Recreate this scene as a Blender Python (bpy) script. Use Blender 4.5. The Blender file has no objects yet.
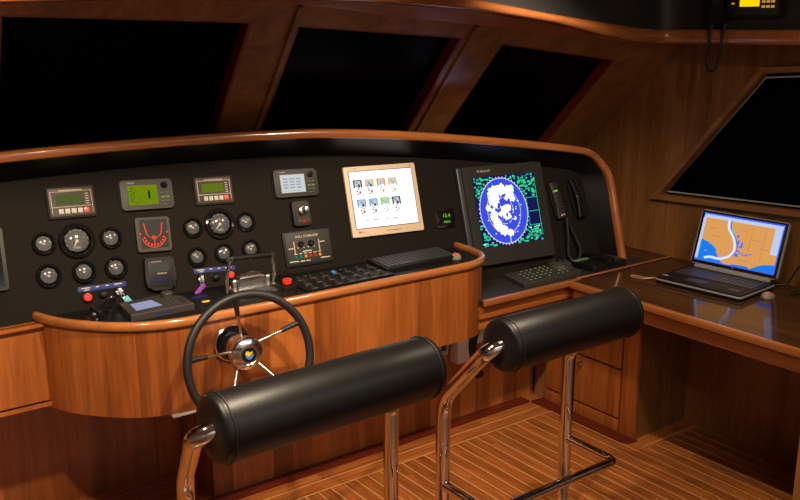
import bpy, bmesh, math, random
from mathutils import Vector, Matrix
C = bpy.context.scene.collection
PI = math.pi
rnd = random.Random(7)

# ------------------------------------------------------------------ materials
def newmat(name):
    m = bpy.data.materials.new(name); m.use_nodes = True
    nt = m.node_tree; nt.nodes.clear()
    out = nt.nodes.new('ShaderNodeOutputMaterial')
    return m, nt, out

def N(nt, kind, **kw):
    n = nt.nodes.new('ShaderNode' + kind)
    for k, v in kw.items():
        if k in n.inputs.keys(): n.inputs[k].default_value = v
        else: setattr(n, k, v)
    return n

def L(nt, a, ai, b, bi): nt.links.new(a.outputs[ai], b.inputs[bi])

def math_node(nt, op, a, b=None):
    n = nt.nodes.new('ShaderNodeMath'); n.operation = op
    for i, v in enumerate((a, b)):
        if v is None: continue
        if isinstance(v, (int, float)): n.inputs[i].default_value = v
        else: nt.links.new(v, n.inputs[i])
    return n.outputs[0]

def plain(name, col, rough=.5, metal=0., coat=0., noise=0., nscale=300., spec=.5):
    m, nt, out = newmat(name)
    p = N(nt, 'BsdfPrincipled', Roughness=rough, Metallic=metal)
    p.inputs['Base Color'].default_value = (*col, 1)
    p.inputs['Coat Weight'].default_value = coat
    p.inputs['Specular IOR Level'].default_value = spec
    tc = N(nt, 'TexCoord'); nz = N(nt, 'TexNoise'); nz.inputs['Scale'].default_value = nscale
    L(nt, tc, 'Object', nz, 'Vector')
    if noise:
        b = N(nt, 'Bump'); b.inputs['Strength'].default_value = noise; b.inputs['Distance'].default_value = .002
        L(nt, nz, 'Fac', b, 'Height'); L(nt, b, 'Normal', p, 'Normal')
    rm = N(nt, 'MapRange'); rm.inputs['To Min'].default_value = rough * .92; rm.inputs['To Max'].default_value = min(1, rough * 1.08 + .004)
    L(nt, nz, 'Fac', rm, 'Value'); L(nt, rm, 'Result', p, 'Roughness')
    L(nt, p, 'BSDF', out, 'Surface')
    return m

def emis(name, col, s=1.0):
    m, nt, out = newmat(name)
    e = N(nt, 'Emission'); e.inputs['Color'].default_value = (*col, 1); e.inputs['Strength'].default_value = s
    L(nt, e, 'Emission', out, 'Surface')
    return m

def sr(r, g, b):
    f = lambda c: (c / 255 / 12.92) if c <= 10 else ((c / 255 + .055) / 1.055) ** 2.4
    return (f(r), f(g), f(b))

def wood(name, dark, mid, light, axis='Z', strip=None, strip_axis='X', rough=.33, coat=.25, var=.3, scale=1.0):
    m, nt, out = newmat(name)
    p = N(nt, 'BsdfPrincipled', Roughness=rough)
    p.inputs['Coat Weight'].default_value = coat; p.inputs['Coat Roughness'].default_value = .12
    tc = N(nt, 'TexCoord'); mp = N(nt, 'Mapping')
    a = {'X': 0, 'Y': 1, 'Z': 2}[axis]
    sc = [13. * scale] * 3; sc[a] = .9 * scale
    mp.inputs['Scale'].default_value = sc
    L(nt, tc, 'Object', mp, 'Vector')
    src = mp.outputs['Vector']
    fac_strip = None
    if strip:
        sx = N(nt, 'SeparateXYZ'); L(nt, tc, 'Object', sx, 'Vector')
        idx = math_node(nt, 'FLOOR', math_node(nt, 'DIVIDE', sx.outputs[strip_axis], strip))
        wn = N(nt, 'TexWhiteNoise', noise_dimensions='1D'); nt.links.new(idx, wn.inputs['W'])
        fac_strip = wn.outputs['Value']
        off = N(nt, 'VectorMath', operation='MULTIPLY_ADD')
        nt.links.new(wn.outputs['Color'], off.inputs[0]); off.inputs[1].default_value = (9, 9, 9)
        nt.links.new(src, off.inputs[2]); src = off.outputs[0]
    n1 = N(nt, 'TexNoise'); n1.inputs['Scale'].default_value = 1.; n1.inputs['Detail'].default_value = 5
    n1.inputs['Roughness'].default_value = .6; n1.inputs['Distortion'].default_value = .7
    nt.links.new(src, n1.inputs['Vector'])
    n2 = N(nt, 'TexNoise'); n2.inputs['Scale'].default_value = 7.; n2.inputs['Detail'].default_value = 3
    nt.links.new(src, n2.inputs['Vector'])
    f = math_node(nt, 'ADD', math_node(nt, 'MULTIPLY', n1.outputs['Fac'], .68), math_node(nt, 'MULTIPLY', n2.outputs['Fac'], .32))
    if fac_strip is not None:
        f = math_node(nt, 'ADD', f, math_node(nt, 'MULTIPLY', math_node(nt, 'SUBTRACT', fac_strip, .5), var))
    r = N(nt, 'ValToRGB'); cr = r.color_ramp
    cr.elements[0].position = .3; cr.elements[0].color = (*dark, 1)
    cr.elements[1].position = .7; cr.elements[1].color = (*light, 1)
    e = cr.elements.new(.5); e.color = (*mid, 1)
    nt.links.new(f, r.inputs['Fac']); L(nt, r, 'Color', p, 'Base Color')
    b = N(nt, 'Bump'); b.inputs['Strength'].default_value = .06; b.inputs['Distance'].default_value = .001
    nt.links.new(n2.outputs['Fac'], b.inputs['Height']); L(nt, b, 'Normal', p, 'Normal')
    L(nt, p, 'BSDF', out, 'Surface')
    return m

D, Md, Lt = (.17, .043, .008), (.30, .083, .0155), (.43, .132, .027)
M = {}
M['teak_z'] = wood('teak_vertical_grain', D, Md, Lt, 'Z', .093, 'X', var=.35)
M['teak_zy'] = wood('teak_vertical_grain_side', D, Md, Lt, 'Z', .3, 'Y', var=.1)
M['teak_x'] = wood('teak_long_grain', D, Md, Lt, 'X')
M['teak_y'] = wood('teak_fore_aft_grain', D, Md, Lt, 'Y')
M['rail'] = wood('varnished_rail_teak', (.24, .08, .022), (.36, .125, .034), (.46, .17, .05), 'X', rough=.2, coat=.6)
M['rail_y'] = wood('varnished_rail_teak_fore_aft', (.24, .08, .022), (.36, .125, .034), (.46, .17, .05), 'Y', rough=.2, coat=.6)
M['brow'] = wood('varnished_teak_brow', (.21, .066, .018), (.31, .10, .027), (.40, .14, .04), 'X', rough=.2, coat=.6)
M['mahogany'] = wood('dark_red_mahogany', (.06, .007, .004), (.09, .010, .005), (.12, .014, .006), 'X', rough=.3)
w0, w1, w2 = (.105, .042, .012), (.20, .082, .024), (.31, .128, .04)
M['wall'] = wood('brown_teak_wall_veneer', w0, w1, w2, 'Z', .45, 'Y', var=.12)
M['teak_slope'] = wood('brown_teak_sloping_grain', w0, w1, w2, 'Y', scale=.9)
M['wall_y'] = wood('brown_teak_frame_veneer', tuple(v*1.2 for v in w0), tuple(v*1.2 for v in w1), tuple(v*1.2 for v in w2), 'Y')
M['jamb'] = wood('red_stained_jamb', (.10, .012, .007), (.14, .017, .010), (.18, .023, .013), 'Z', rough=.4)
M['golden'] = wood('pale_golden_teak', (.35, .16, .05), (.45, .22, .075), (.55, .28, .1), 'Z')
M['desk'] = wood('dark_polished_walnut', (.03, .012, .005), (.05, .02, .008), (.07, .03, .012), 'Y', rough=.10, coat=0)
M['desk'].node_tree.nodes['Principled BSDF'].inputs['IOR'].default_value = 1.22
M['leather'] = plain('black_leather', (.006, .0055, .005), .40, 0, 0, .15, 420., .36)
M['leather_seam'] = plain('black_leather_piping', (.009, .008, .008), .5)
M['vinyl'] = plain('dark_brown_black_vinyl', (.0085, .0062, .004), .8, 0, 0, .6, 500., .15)
M['lining'] = plain('glossy_black_lining', (.004, .004, .005), .4, spec=.22)
M['blk'] = plain('black_plastic', (.006, .0058, .0055), .5, spec=.3)
M['deck'] = plain('black_deck_laminate', (.006, .006, .006), .45, spec=.2)
M['blk_gloss'] = plain('glossy_black_plastic', (.006, .006, .006), .12)
M['blk_grey'] = plain('charcoal_plastic', (.02, .018, .015), .5, spec=.35)
M['grey'] = plain('grey_brown_plastic', (.036, .031, .026), .5, spec=.35)
M['key'] = plain('dark_key_plastic', (.04, .04, .044), .35)
M['matte'] = plain('matte_black', (.004, .004, .004), .9)
M['chrome'] = plain('polished_stainless', (.72, .69, .66), .07, 1.0)
M['silver'] = plain('satin_silver', (.5, .48, .45), .28, 1.0)
M['steel'] = plain('dark_blued_metal', (.10, .11, .12), .35, .7)
M['beige'] = plain('cream_monitor_plastic', (.62, .47, .33), .5)
M['white'] = plain('white_plastic', (.58, .52, .44), .5)
M['lightgrey'] = plain('pale_grey_plastic', (.35, .33, .3), .45)
M['mousegrey'] = plain('beige_grey_plastic', (.22, .18, .14), .4)
M['palesilver'] = plain('pale_silver_casing', (.3, .28, .26), .35)
M['matte_cord'] = plain('matte_black_cord', (.006, .006, .006), .8, spec=.2)
M['satin'] = plain('bright_satin_chrome', (.82, .80, .78), .17, 1.0)
M['gasket'] = plain('pale_grey_gasket', (.3, .3, .32), .5)
M['print'] = plain('pale_print', (.55, .47, .36), .7)
M['dimprint'] = plain('dim_print', (.16, .13, .10), .7)
M['bronze'] = plain('bronze_faceplate', (.06, .034, .018), .4, 0., spec=.3)
M['bronze_dk'] = plain('dark_bronze_faceplate', (.018, .010, .006), .45, 0., spec=.3)
M['red'] = plain('red_button', (.85, .03, .015), .3)
M['blue'] = plain('blue_label', (.004, .017, .14), .6)
M['bluecap'] = plain('blue_switch_cap', (.05, .2, .6), .4)
M['teal'] = plain('teal_key_tag', (.08, .36, .45), .5)
M['purple'] = plain('purple_key_tag', (.22, .03, .32), .5)
M['yellow'] = plain('yellow_label', (.8, .5, .02), .5)
M['tan'] = plain('tan_cable', (.35, .2, .11), .5)
M['face'] = plain('dark_grey_dial', (.03, .03, .033), .5)
M['tick'] = plain('pale_dial_marks', (.2, .19, .18), .6)
M['ceil'] = plain('pale_headliner', (.5, .47, .42), .8)
M['cream'] = plain('cream_wall', (.6, .56, .5), .7)
M['black_fascia'] = plain('black_overhead_vinyl', (.010, .0095, .009), .6, 0, 0, .5, 400.)

def glass(name, fac_min=.04):
    m, nt, out = newmat(name)
    t = N(nt, 'BsdfTransparent'); t.inputs['Color'].default_value = (.9, .92, .92, 1)
    g = N(nt, 'BsdfGlossy'); g.inputs['Roughness'].default_value = .13
    fr = N(nt, 'Fresnel'); fr.inputs['IOR'].default_value = 1.5
    mx = N(nt, 'MixShader')
    L(nt, fr, 'Fac', mx, 'Fac'); L(nt, t, 'BSDF', mx, 1); L(nt, g, 'BSDF', mx, 2); L(nt, mx, 'Shader', out, 'Surface')
    return m
M['glass'] = glass('clear_glass')
M['tint'] = plain('black_night_window_glass', (.0008, .0008, .0009), .25, 0, 0, 0, 5., .015)

E_ = {}
for k, c, s in (('white', (1, 1, 1), 1.25), ('lcdgreen', sr(112, 135, 14), 1.), ('midgreen', sr(96, 116, 24), 1.), ('dimgreen', sr(82, 92, 48), 1.), ('green', sr(50, 215, 135), 1.1),
                ('lime', sr(120, 220, 20), 1.), ('navy', sr(22, 24, 82), 1.), ('radblue', sr(62, 78, 225), 1.), ('red', sr(250, 70, 45), 1.2),
                ('redlamp', sr(230, 40, 30), 1.), ('orange', sr(235, 150, 30), 1.), ('teal', sr(20, 130, 105), 1.), ('yellow', sr(255, 205, 0), 1.15),
                ('land', sr(222, 158, 88), 1.), ('water', sr(25, 125, 235), 1.), ('river', sr(215, 232, 255), 1.), ('toolbar', sr(190, 205, 240), 1.),
                ('frame', sr(70, 100, 250), 1.), ('ink', sr(60, 62, 75), 1.), ('pale', sr(205, 210, 205), 1.), ('peach', sr(240, 180, 120), 1.),
                ('sky', sr(110, 170, 240), 1.), ('greyscr', sr(78, 80, 70), 1.), ('bluegrey', sr(150, 155, 185), 1.), ('key', sr(205, 150, 60), .8),
                ('keygreen', sr(150, 155, 75), .8), ('pink', sr(215, 130, 160), 1.), ('darkblue', sr(30, 45, 120), 1.), ('faintblue', sr(40, 50, 110), .8),
                ('deepgreen', sr(20, 60, 10), 1.), ('grid', sr(175, 122, 68), 1.), ('dimscr', sr(46, 48, 46), .8), ('red2', sr(225, 60, 50), 1.)):
    E_[k] = emis('lit_' + k, c, s)

# ------------------------------------------------------------------ mesh builder
class MB:
    def __init__(s): s.bm = bmesh.new()
    def box(s, c, d, bev=0, rot=None, seg=2):
        T = Matrix.Translation(c) @ (rot or Matrix()) @ Matrix.Diagonal((d[0], d[1], d[2], 1))
        r = bmesh.ops.create_cube(s.bm, size=1, matrix=T)
        if bev:
            es = {e for v in r['verts'] for e in v.link_edges}
            bmesh.ops.bevel(s.bm, geom=list(es), offset=bev, segments=seg, affect='EDGES', profile=.6)
        return s
    def poly(s, pts):
        s.bm.faces.new([s.bm.verts.new(p) for p in pts]); return s
    def rect(s, x, y, w, h, z):
        return s.poly([(x - w/2, y - h/2, z), (x + w/2, y - h/2, z), (x + w/2, y + h/2, z), (x - w/2, y + h/2, z)])
    def disc(s, x, y, r, z, n=32, ry=None):
        ry = ry or r
        return s.poly([(x + r*math.cos(2*PI*i/n), y + ry*math.sin(2*PI*i/n), z) for i in range(n)])
    def ring(s, x, y, r0, r1, z, n=48):
        a = [s.bm.verts.new((x + r0*math.cos(2*PI*i/n), y + r0*math.sin(2*PI*i/n), z)) for i in range(n)]
        b = [s.bm.verts.new((x + r1*math.cos(2*PI*i/n), y + r1*math.sin(2*PI*i/n), z)) for i in range(n)]
        for i in range(n):
            j = (i+1) % n; s.bm.faces.new((a[i], b[i], b[j], a[j]))
        return s
    def prism(s, pts, z0, z1, bev=0):
        lo = [s.bm.verts.new((p[0], p[1], z0)) for p in pts]; hi = [s.bm.verts.new((p[0], p[1], z1)) for p in pts]
        n = len(pts); f = [s.bm.faces.new(lo[::-1]), s.bm.faces.new(hi)]
        for i in range(n):
            j = (i+1) % n; s.bm.faces.new((lo[i], lo[j], hi[j], hi[i]))
        if bev: bmesh.ops.bevel(s.bm, geom=list(f[1].edges), offset=bev, segments=3, affect='EDGES', profile=.6)
        return s
    def lathe(s, prof, n=32, T=None):
        T = T or Matrix(); rings = []
        for r, z in prof:
            if r < 1e-6: rings.append([s.bm.verts.new(T @ Vector((0, 0, z)))])
            else: rings.append([s.bm.verts.new(T @ Vector((r*math.cos(2*PI*i/n), r*math.sin(2*PI*i/n), z))) for i in range(n)])
        for a, b in zip(rings, rings[1:]):
            for i in range(n):
                j = (i+1) % n
                if len(a) == 1 and len(b) == 1: continue
                if len(a) == 1: s.bm.faces.new((a[0], b[i], b[j]))
                elif len(b) == 1: s.bm.faces.new((a[i], a[j], b[0]))
                else: s.bm.faces.new((a[i], a[j], b[j], b[i]))
        return s
    def cyl(s, p0, p1, r, n=20, r1=None):
        p0, p1 = Vector(p0), Vector(p1); d = p1 - p0
        T = Matrix.Translation(p0) @ d.to_track_quat('Z', 'Y').to_matrix().to_4x4()
        r1 = r if r1 is None else r1
        return s.lathe([(0, 0), (r, 0), (r1, d.length), (0, d.length)], n, T)
    def sphere(s, c, r, sc=(1, 1, 1), n=20):
        bmesh.ops.create_uvsphere(s.bm, u_segments=n, v_segments=n//2+2, radius=r, matrix=Matrix.Translation(c) @ Matrix.Diagonal((*sc, 1)))
        return s
    def sweep(s, pts, prof, closed=False, up=(0, 0, 1), cap=True):
        """profile (a,b): a along the side vector (tangent x up), b along up"""
        pts = [Vector(p) for p in pts]; n = len(pts); rings = []
        for i, p in enumerate(pts):
            if closed: t = pts[(i+1) % n] - pts[i-1]
            else: t = pts[min(i+1, n-1)] - pts[max(i-1, 0)]
            t.normalize(); u = Vector(up[i]) if isinstance(up, list) else Vector(up)
            side = t.cross(u).normalized(); u2 = side.cross(t)
            rings.append([s.bm.verts.new(p + side*a + u2*b) for a, b in prof])
        m = len(prof)
        for i in range(n if closed else n-1):
            A, B = rings[i], rings[(i+1) % n]
            for k in range(m):
                l = (k+1) % m; s.bm.faces.new((A[k], A[l], B[l], B[k]))
        if not closed and cap:
            s.bm.faces.new(rings[0][::-1]); s.bm.faces.new(rings[-1])
        return s
    def tube(s, pts, r, n=12, closed=False):
        pts = [Vector(p) for p in pts]; N_ = len(pts); rings = []; u = None
        for i, p in enumerate(pts):
            if closed: t = (pts[(i+1) % N_] - pts[i-1]).normalized()
            else: t = (pts[min(i+1, N_-1)] - pts[max(i-1, 0)]).normalized()
            if u is None: u = t.orthogonal().normalized()
            u = (u - t*u.dot(t)).normalized(); w = t.cross(u)
            rr = r[i] if isinstance(r, (list, tuple)) else r
            rings.append([s.bm.verts.new(p + (u*math.cos(2*PI*k/n) + w*math.sin(2*PI*k/n))*rr) for k in range(n)])
        for i in range(N_ if closed else N_-1):
            A, B = rings[i], rings[(i+1) % N_]
            for k in range(n):
                l = (k+1) % n; s.bm.faces.new((A[k], A[l], B[l], B[k]))
        if not closed: s.bm.faces.new(rings[0][::-1]); s.bm.faces.new(rings[-1])
        return s
    def grid(s, rows):
        V = [[s.bm.verts.new(p) for p in r] for r in rows]
        for a, b in zip(V, V[1:]):
            for i in range(len(a)-1): s.bm.faces.new((a[i], a[i+1], b[i+1], b[i]))
        return s
    def slab(s, rows, off):
        """a surface of rows of points with thickness given by offset vector"""
        off = Vector(off)
        V = [[s.bm.verts.new(p) for p in r] for r in rows]; W = [[s.bm.verts.new(Vector(p)+off) for p in r] for r in rows]
        R_, K = len(rows), len(rows[0])
        for i in range(R_-1):
            for k in range(K-1):
                s.bm.faces.new((V[i][k], V[i][k+1], V[i+1][k+1], V[i+1][k])); s.bm.faces.new((W[i][k], W[i+1][k], W[i+1][k+1], W[i][k+1]))
        for i in range(R_-1):
            for k in (0, K-1): s.bm.faces.new((V[i][k], V[i+1][k], W[i+1][k], W[i][k]))
        for k in range(K-1):
            for i in (0, R_-1): s.bm.faces.new((V[i][k], V[i][k+1], W[i][k+1], W[i][k]))
        return s

def link(name, mb, mat, parent=None, smooth=True, world=False, angle=35):
    bm = mb.bm
    bmesh.ops.recalc_face_normals(bm, faces=bm.faces)
    if world and parent is not None:
        mw, q_ = parent.matrix_basis.copy(), parent.parent
        while q_ is not None: mw = q_.matrix_basis @ mw; q_ = q_.parent
        bm.transform(mw.inverted())
    me = bpy.data.meshes.new(name)
    if smooth:
        for f in bm.faces: f.smooth = True
        for e in bm.edges:
            if len(e.link_faces) == 2 and e.calc_face_angle(0) > math.radians(angle): e.smooth = False
    bm.to_mesh(me); bm.free()
    me.materials.append(mat)
    o = bpy.data.objects.new(name, me); C.objects.link(o)
    if parent is not None: o.parent = parent
    return o

def tag(o, label, cat, group=None):
    o['label'] = label; o['category'] = cat
    if group: o['group'] = group
    return o

def thing(name, label, cat, loc=(0, 0, 0), mat=None, group=None):
    o = bpy.data.objects.new(name, None); C.objects.link(o); o.empty_display_size = .05
    mw = mat if mat is not None else Matrix.Translation(loc)
    o.matrix_world = mw; o.matrix_basis = mw
    bpy.context.view_layer.update()
    return tag(o, label, cat, group)

def struct(name, mb, mat, smooth=True):
    o = link(name, mb, mat, None, smooth); o['kind'] = 'structure'; return o

def text(name, s, size, mat, parent, x, y, z, align='CENTER', sx=1.0):
    cu = bpy.data.curves.new('t', 'FONT'); cu.body = s; cu.size = size; cu.align_x = align; cu.align_y = 'CENTER'; cu.extrude = .0002; cu.resolution_u = 2
    t = bpy.data.objects.new('t', cu); C.objects.link(t)
    dg = bpy.context.evaluated_depsgraph_get(); dg.update()
    me = bpy.data.meshes.new_from_object(t.evaluated_get(dg)); bpy.data.objects.remove(t); bpy.data.curves.remove(cu)
    me.materials.clear(); me.materials.append(mat)
    for v in me.vertices: v.co.x = v.co.x*sx + x; v.co.y += y; v.co.z += z
    me.name = name
    o = bpy.data.objects.new(name, me); C.objects.link(o); o.parent = parent
    return o

def fuse(o, others):
    """the printed or lit picture on a surface belongs to that surface's mesh"""
    bm = bmesh.new(); bm.from_mesh(o.data)
    for q_ in others:
        n0 = len(bm.faces); bm.from_mesh(q_.data); bm.faces.ensure_lookup_table()
        k = len(o.data.materials); o.data.materials.append(q_.data.materials[0])
        for i in range(n0, len(bm.faces)): bm.faces[i].material_index = k
        me = q_.data; bpy.data.objects.remove(q_); bpy.data.meshes.remove(me)
    bm.to_mesh(o.data); bm.free()
    return o

def catmull(pts, k=6, closed=False):
    pts = [Vector(p) for p in pts]; n = len(pts); out = []
    for i in range(n if closed else n-1):
        if closed: p0, p1, p2, p3 = pts[i-1], pts[i], pts[(i+1) % n], pts[(i+2) % n]
        else: p0, p1, p2, p3 = pts[max(i-1, 0)], pts[i], pts[i+1], pts[min(i+2, n-1)]
        for j in range(k):
            t = j/k
            out.append(.5*((2*p1) + (p2-p0)*t + (2*p0-5*p1+4*p2-p3)*t*t + (3*p1-p0-3*p2+p3)*t**3))
    if not closed: out.append(pts[-1])
    return out

def round_path(pts, rads, k=8):
    """polyline with rounded corners"""
    pts = [Vector(p) for p in pts]; out = [pts[0]]
    for i in range(1, len(pts)-1):
        p, a, b = pts[i], (pts[i-1]-pts[i]).normalized(), (pts[i+1]-pts[i]).normalized()
        r = rads[i-1] if isinstance(rads, (list, tuple)) else rads
        for j in range(k+1):
            t = j/k; out.append((p+a*r)*(1-t)**2 + p*2*t*(1-t) + (p+b*r)*t*t)
    out.append(pts[-1]); return out

def rrect(w, h, r, k=5):
    out = []
    for cx, cy, a0 in ((w/2-r, h/2-r, 0), (-w/2+r, h/2-r, 90), (-w/2+r, -h/2+r, 180), (w/2-r, -h/2+r, 270)):
        for j in range(k+1):
            a = math.radians(a0 + 90*j/k); out.append((cx + r*math.cos(a), cy + r*math.sin(a)))
    return out

def interp(tab, x):
    if x <= tab[0][0]: return tab[0][1]
    for (a, u), (b, v) in zip(tab, tab[1:]):
        if x <= b: return u + (v-u)*(x-a)/(b-a)
    return tab[-1][1]

CX = 1.25                                             # centreline of the boat
def bow(X):                                           # plan curve of dash and windscreen (wraps aft to each side)
    d = abs(X-CX)
    if d < -.25+.0: return 0
    e = max(0, d+.25-0)                               # right side measured from X = 1
    X2 = 1 + e if True else X
    if X < 1.5 and X > 1.0: return -.035*max(0, X-1)**2
    if X <= 1.0:
        Xm = 2*1.0 - X - .5
        X2 = max(1.0, Xm)
    else: X2 = X
    if X2 < 2: return -.035*(X2-1)**2
    return -.035-.07*(X2-2)
def pan_y(X, Z): return 3.035 + bow(X) + .33*(Z-.72)
def glass_y(X, Z): return 3.36 + bow(X) - 1.1*(Z-1.33)

# ------------------------------------------------------------------ setting: floor, walls, ceiling
def floor_material():
    m, nt, out = newmat('teak_and_holly_planks')
    p = N(nt, 'BsdfPrincipled', Roughness=.32); p.inputs['Coat Weight'].default_value = .25; p.inputs['Coat Roughness'].default_value = .2
    tc = N(nt, 'TexCoord'); sx = N(nt, 'SeparateXYZ'); L(nt, tc, 'Object', sx, 'Vector')
    X, Y = sx.outputs['X'], sx.outputs['Y']
    border = math_node(nt, 'GREATER_THAN', Y, 2.872)
    nook = math_node(nt, 'MULTIPLY', math_node(nt, 'GREATER_THAN', X, 3.11), math_node(nt, 'GREATER_THAN', Y, 2.33))
    border = math_node(nt, 'MAXIMUM', border, nook)
    inv = math_node(nt, 'SUBTRACT', 1., border)
    ca = math_node(nt, 'DIVIDE', X, .061); cb = math_node(nt, 'DIVIDE', math_node(nt, 'SUBTRACT', Y, 2.872), .075)
    coord = math_node(nt, 'ADD', math_node(nt, 'MULTIPLY', ca, inv), math_node(nt, 'MULTIPLY', cb, border))
    idx = math_node(nt, 'FLOOR', coord); fr = math_node(nt, 'FRACT', coord)
    ln = math_node(nt, 'LESS_THAN', fr, .085)
    along = math_node(nt, 'ADD', math_node(nt, 'MULTIPLY', Y, inv), math_node(nt, 'MULTIPLY', X, border))
    wn0 = N(nt, 'TexWhiteNoise', noise_dimensions='1D'); nt.links.new(idx, wn0.inputs['W'])
    seg = math_node(nt, 'FLOOR', math_node(nt, 'ADD', math_node(nt, 'MULTIPLY', along, 1.1), math_node(nt, 'MULTIPLY', wn0.outputs['Value'], 7.)))
    cmb = N(nt, 'CombineXYZ'); nt.links.new(idx, cmb.inputs['X']); nt.links.new(seg, cmb.inputs['Y']); nt.links.new(border, cmb.inputs['Z'])
    wn = N(nt, 'TexWhiteNoise', noise_dimensions='3D'); L(nt, cmb, 'Vector', wn, 'Vector')
    g = N(nt, 'CombineXYZ')
    nt.links.new(math_node(nt, 'MULTIPLY', coord, 1.4), g.inputs['X']); nt.links.new(math_node(nt, 'MULTIPLY', along, 2.2), g.inputs['Y'])
    nt.links.new(math_node(nt, 'MULTIPLY', wn.outputs['Value'], 40.), g.inputs['Z'])
    nz = N(nt, 'TexNoise'); nz.inputs['Scale'].default_value = 2.2; nz.inputs['Detail'].default_value = 5; L(nt, g, 'Vector', nz, 'Vector')
    f = math_node(nt, 'ADD', nz.outputs['Fac'], math_node(nt, 'MULTIPLY', math_node(nt, 'SUBTRACT', wn.outputs['Value'], .5), .22))
    f = math_node(nt, 'ADD', f, math_node(nt, 'MULTIPLY', border, .1))
    r = N(nt, 'ValToRGB'); cr = r.color_ramp
    cr.elements[0].position = .15; cr.elements[0].color = (.12, .033, .0075, 1)
    cr.elements[1].position = .8; cr.elements[1].color = (.40, .122, .028, 1)
    e = cr.elements.new(.5); e.color = (.27, .078, .0165, 1)
    nt.links.new(f, r.inputs['Fac'])
    mx = N(nt, 'Mix', data_type='RGBA'); nt.links.new(ln, mx.inputs['Factor']); L(nt, r, 'Color', mx, 6)
    mx.inputs[7].default_value = (.50, .27, .10, 1)
    L(nt, mx, 2, p, 'Base Color'); L(nt, p, 'BSDF', out, 'Surface')
    return m
struct('floor', MB().box((1.25, .6, -.05), (5.4, 6.6, .1)), floor_material(), False)
struct('ceiling', MB().box((1.25, .6, 2.28), (5.4, 6.6, .1)), M['ceil'], False)
struct('wall_left', MB().box((-1.27, .6, 1.12), (.1, 6.6, 2.24)), M['cream'], False)
struct('wall_back', MB().box((1.25, -2.2, 1.12), (5.0, .1, 2.24)), M['cream'], False)

# right wall with its raked window opening
XR = 3.72
hole = [(2.818, 1.022), (2.305, 1.648), (1.2, 1.73), (1.2, 1.098)]
mb = MB()
outer = [(3.9, 0), (3.9, 2.24), (-2.2, 2.24), (-2.2, 0)]
for x in (XR, XR+.1):
    o4 = [mb.bm.verts.new((x, a, b)) for a, b in outer]; h4 = [mb.bm.verts.new((x, a, b)) for a, b in hole]
    for i in range(4):
        j = (i+1) % 4; mb.bm.faces.new((o4[i], o4[j], h4[j], h4[i]))
struct('wall_right', mb, M['wall'], False)
w = bpy.data.objects.new('window_4', None); C.objects.link(w); w['kind'] = 'structure'
hc = Vector((sum(p[0] for p in hole)/4, sum(p[1] for p in hole)/4))
def inset(d): # move hole corners outward by d
    n = len(hole); out = []
    for i in range(n):
        p0, p1, p2 = Vector(hole[i-1]), Vector(hole[i]), Vector(hole[(i+1) % n])
        def nrm(a, b):
            e = (b-a).normalized(); q = Vector((e.y, -e.x))
            return q if q.dot(a-hc) > 0 else -q
        n1, n2 = nrm(p0, p1), nrm(p1, p2); bis = (n1+n2).normalized()
        out.append(p1 + bis*d/max(.35, bis.dot(n1)))
    return out
def loop_frame(mb, a, b, x0, x1):
    for i in range(4):
        j = (i+1) % 4
        q = [(x0, *a[i]), (x0, *a[j]), (x0, *b[j]), (x0, *b[i])]
        mb.poly(q)
        mb.poly([(x0, *a[i]), (x0, *a[j]), (x1, *a[j]), (x1, *a[i])]); mb.poly([(x0, *b[i]), (x0, *b[j]), (x1, *b[j]), (x1, *b[i])])
    return mb
link('window_frame', loop_frame(MB(), inset(-.004), inset(.022), XR-.022, XR+.05), M['wall_y'], w, False)
gp = inset(-.022)
link('gasket', MB().tube([(XR-.006, *p) for p in gp[:]], .0045, 8, True), M['gasket'], w)
link('pane', MB().poly([(XR+.03, *p) for p in inset(.01)]), M['tint'], w, False)

# windscreen wall on the raked, gently wrapped windscreen surface
ZB = [(0, 1.40), (.5, 1.392), (1.06, 1.352), (1.55, 1.293), (1.98, 1.23), (2.15, 1.20), (2.6, 1.10)]
ZTX = [(-1.25, 1.86), (-.2, 1.925), (.66, 1.935), (1.6, 1.917), (2.38, 1.852), (3.4, 1.764), (3.8, 1.735)]
ZWX = [(-1.25, 1.79), (-.2, 1.868), (.66, 1.880), (1.41, 1.864), (1.63, 1.850), (2.32, 1.808), (3.3, 1.702), (3.8, 1.64)]
def zt(X): return interp(ZTX, X)
def zw(X): return interp(ZWX, X)
def zb(X): return interp(ZB, abs(X-CX))
def gp3(X, Z, push=0): return Vector((X, glass_y(X, Z) + push*.67, Z + push*.74))
wins = [(-.12, .47, -.06, .53), (.645, 1.44, .715, 1.525), (1.615, 2.365, 1.715, 2.465), (2.585, 3.335, 2.66, 3.43)]   # x top-left, top-right, bottom-left, bottom-right
def skew(xt, xb, t): return xb + (xt-xb)*t
mb = MB()
xs = [-1.22 + i*(3.72+1.22)/70 for i in range(71)]
rows = [[gp3(x, zw(x) + (zt(x)-zw(x))*k/2) for x in xs] for k in range(3)]
mb.slab(rows, (0, .05, .055))
edges_t = [-1.22] + [v for a in wins for v in a[:2]] + [3.72]
edges_b = [-1.22] + [v for a in wins for v in a[2:]] + [3.72]
for i in range(0, len(edges_t), 2):
    rows = []
    for k in range(13):
        t = k/12; a, b = skew(edges_t[i], edges_b[i], t), skew(edges_t[i+1], edges_b[i+1], t); r = []
        for q in range(7):
            x = a + (b-a)*q/6; z = zb(x)-.12 + (zw(x)-zb(x)+.12)*t; r.append(gp3(x, z))
        rows.append(r)
    mb.slab(rows, (0, .05, .055))
struct('wall_front', mb, M['teak_slope'], False)
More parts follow.
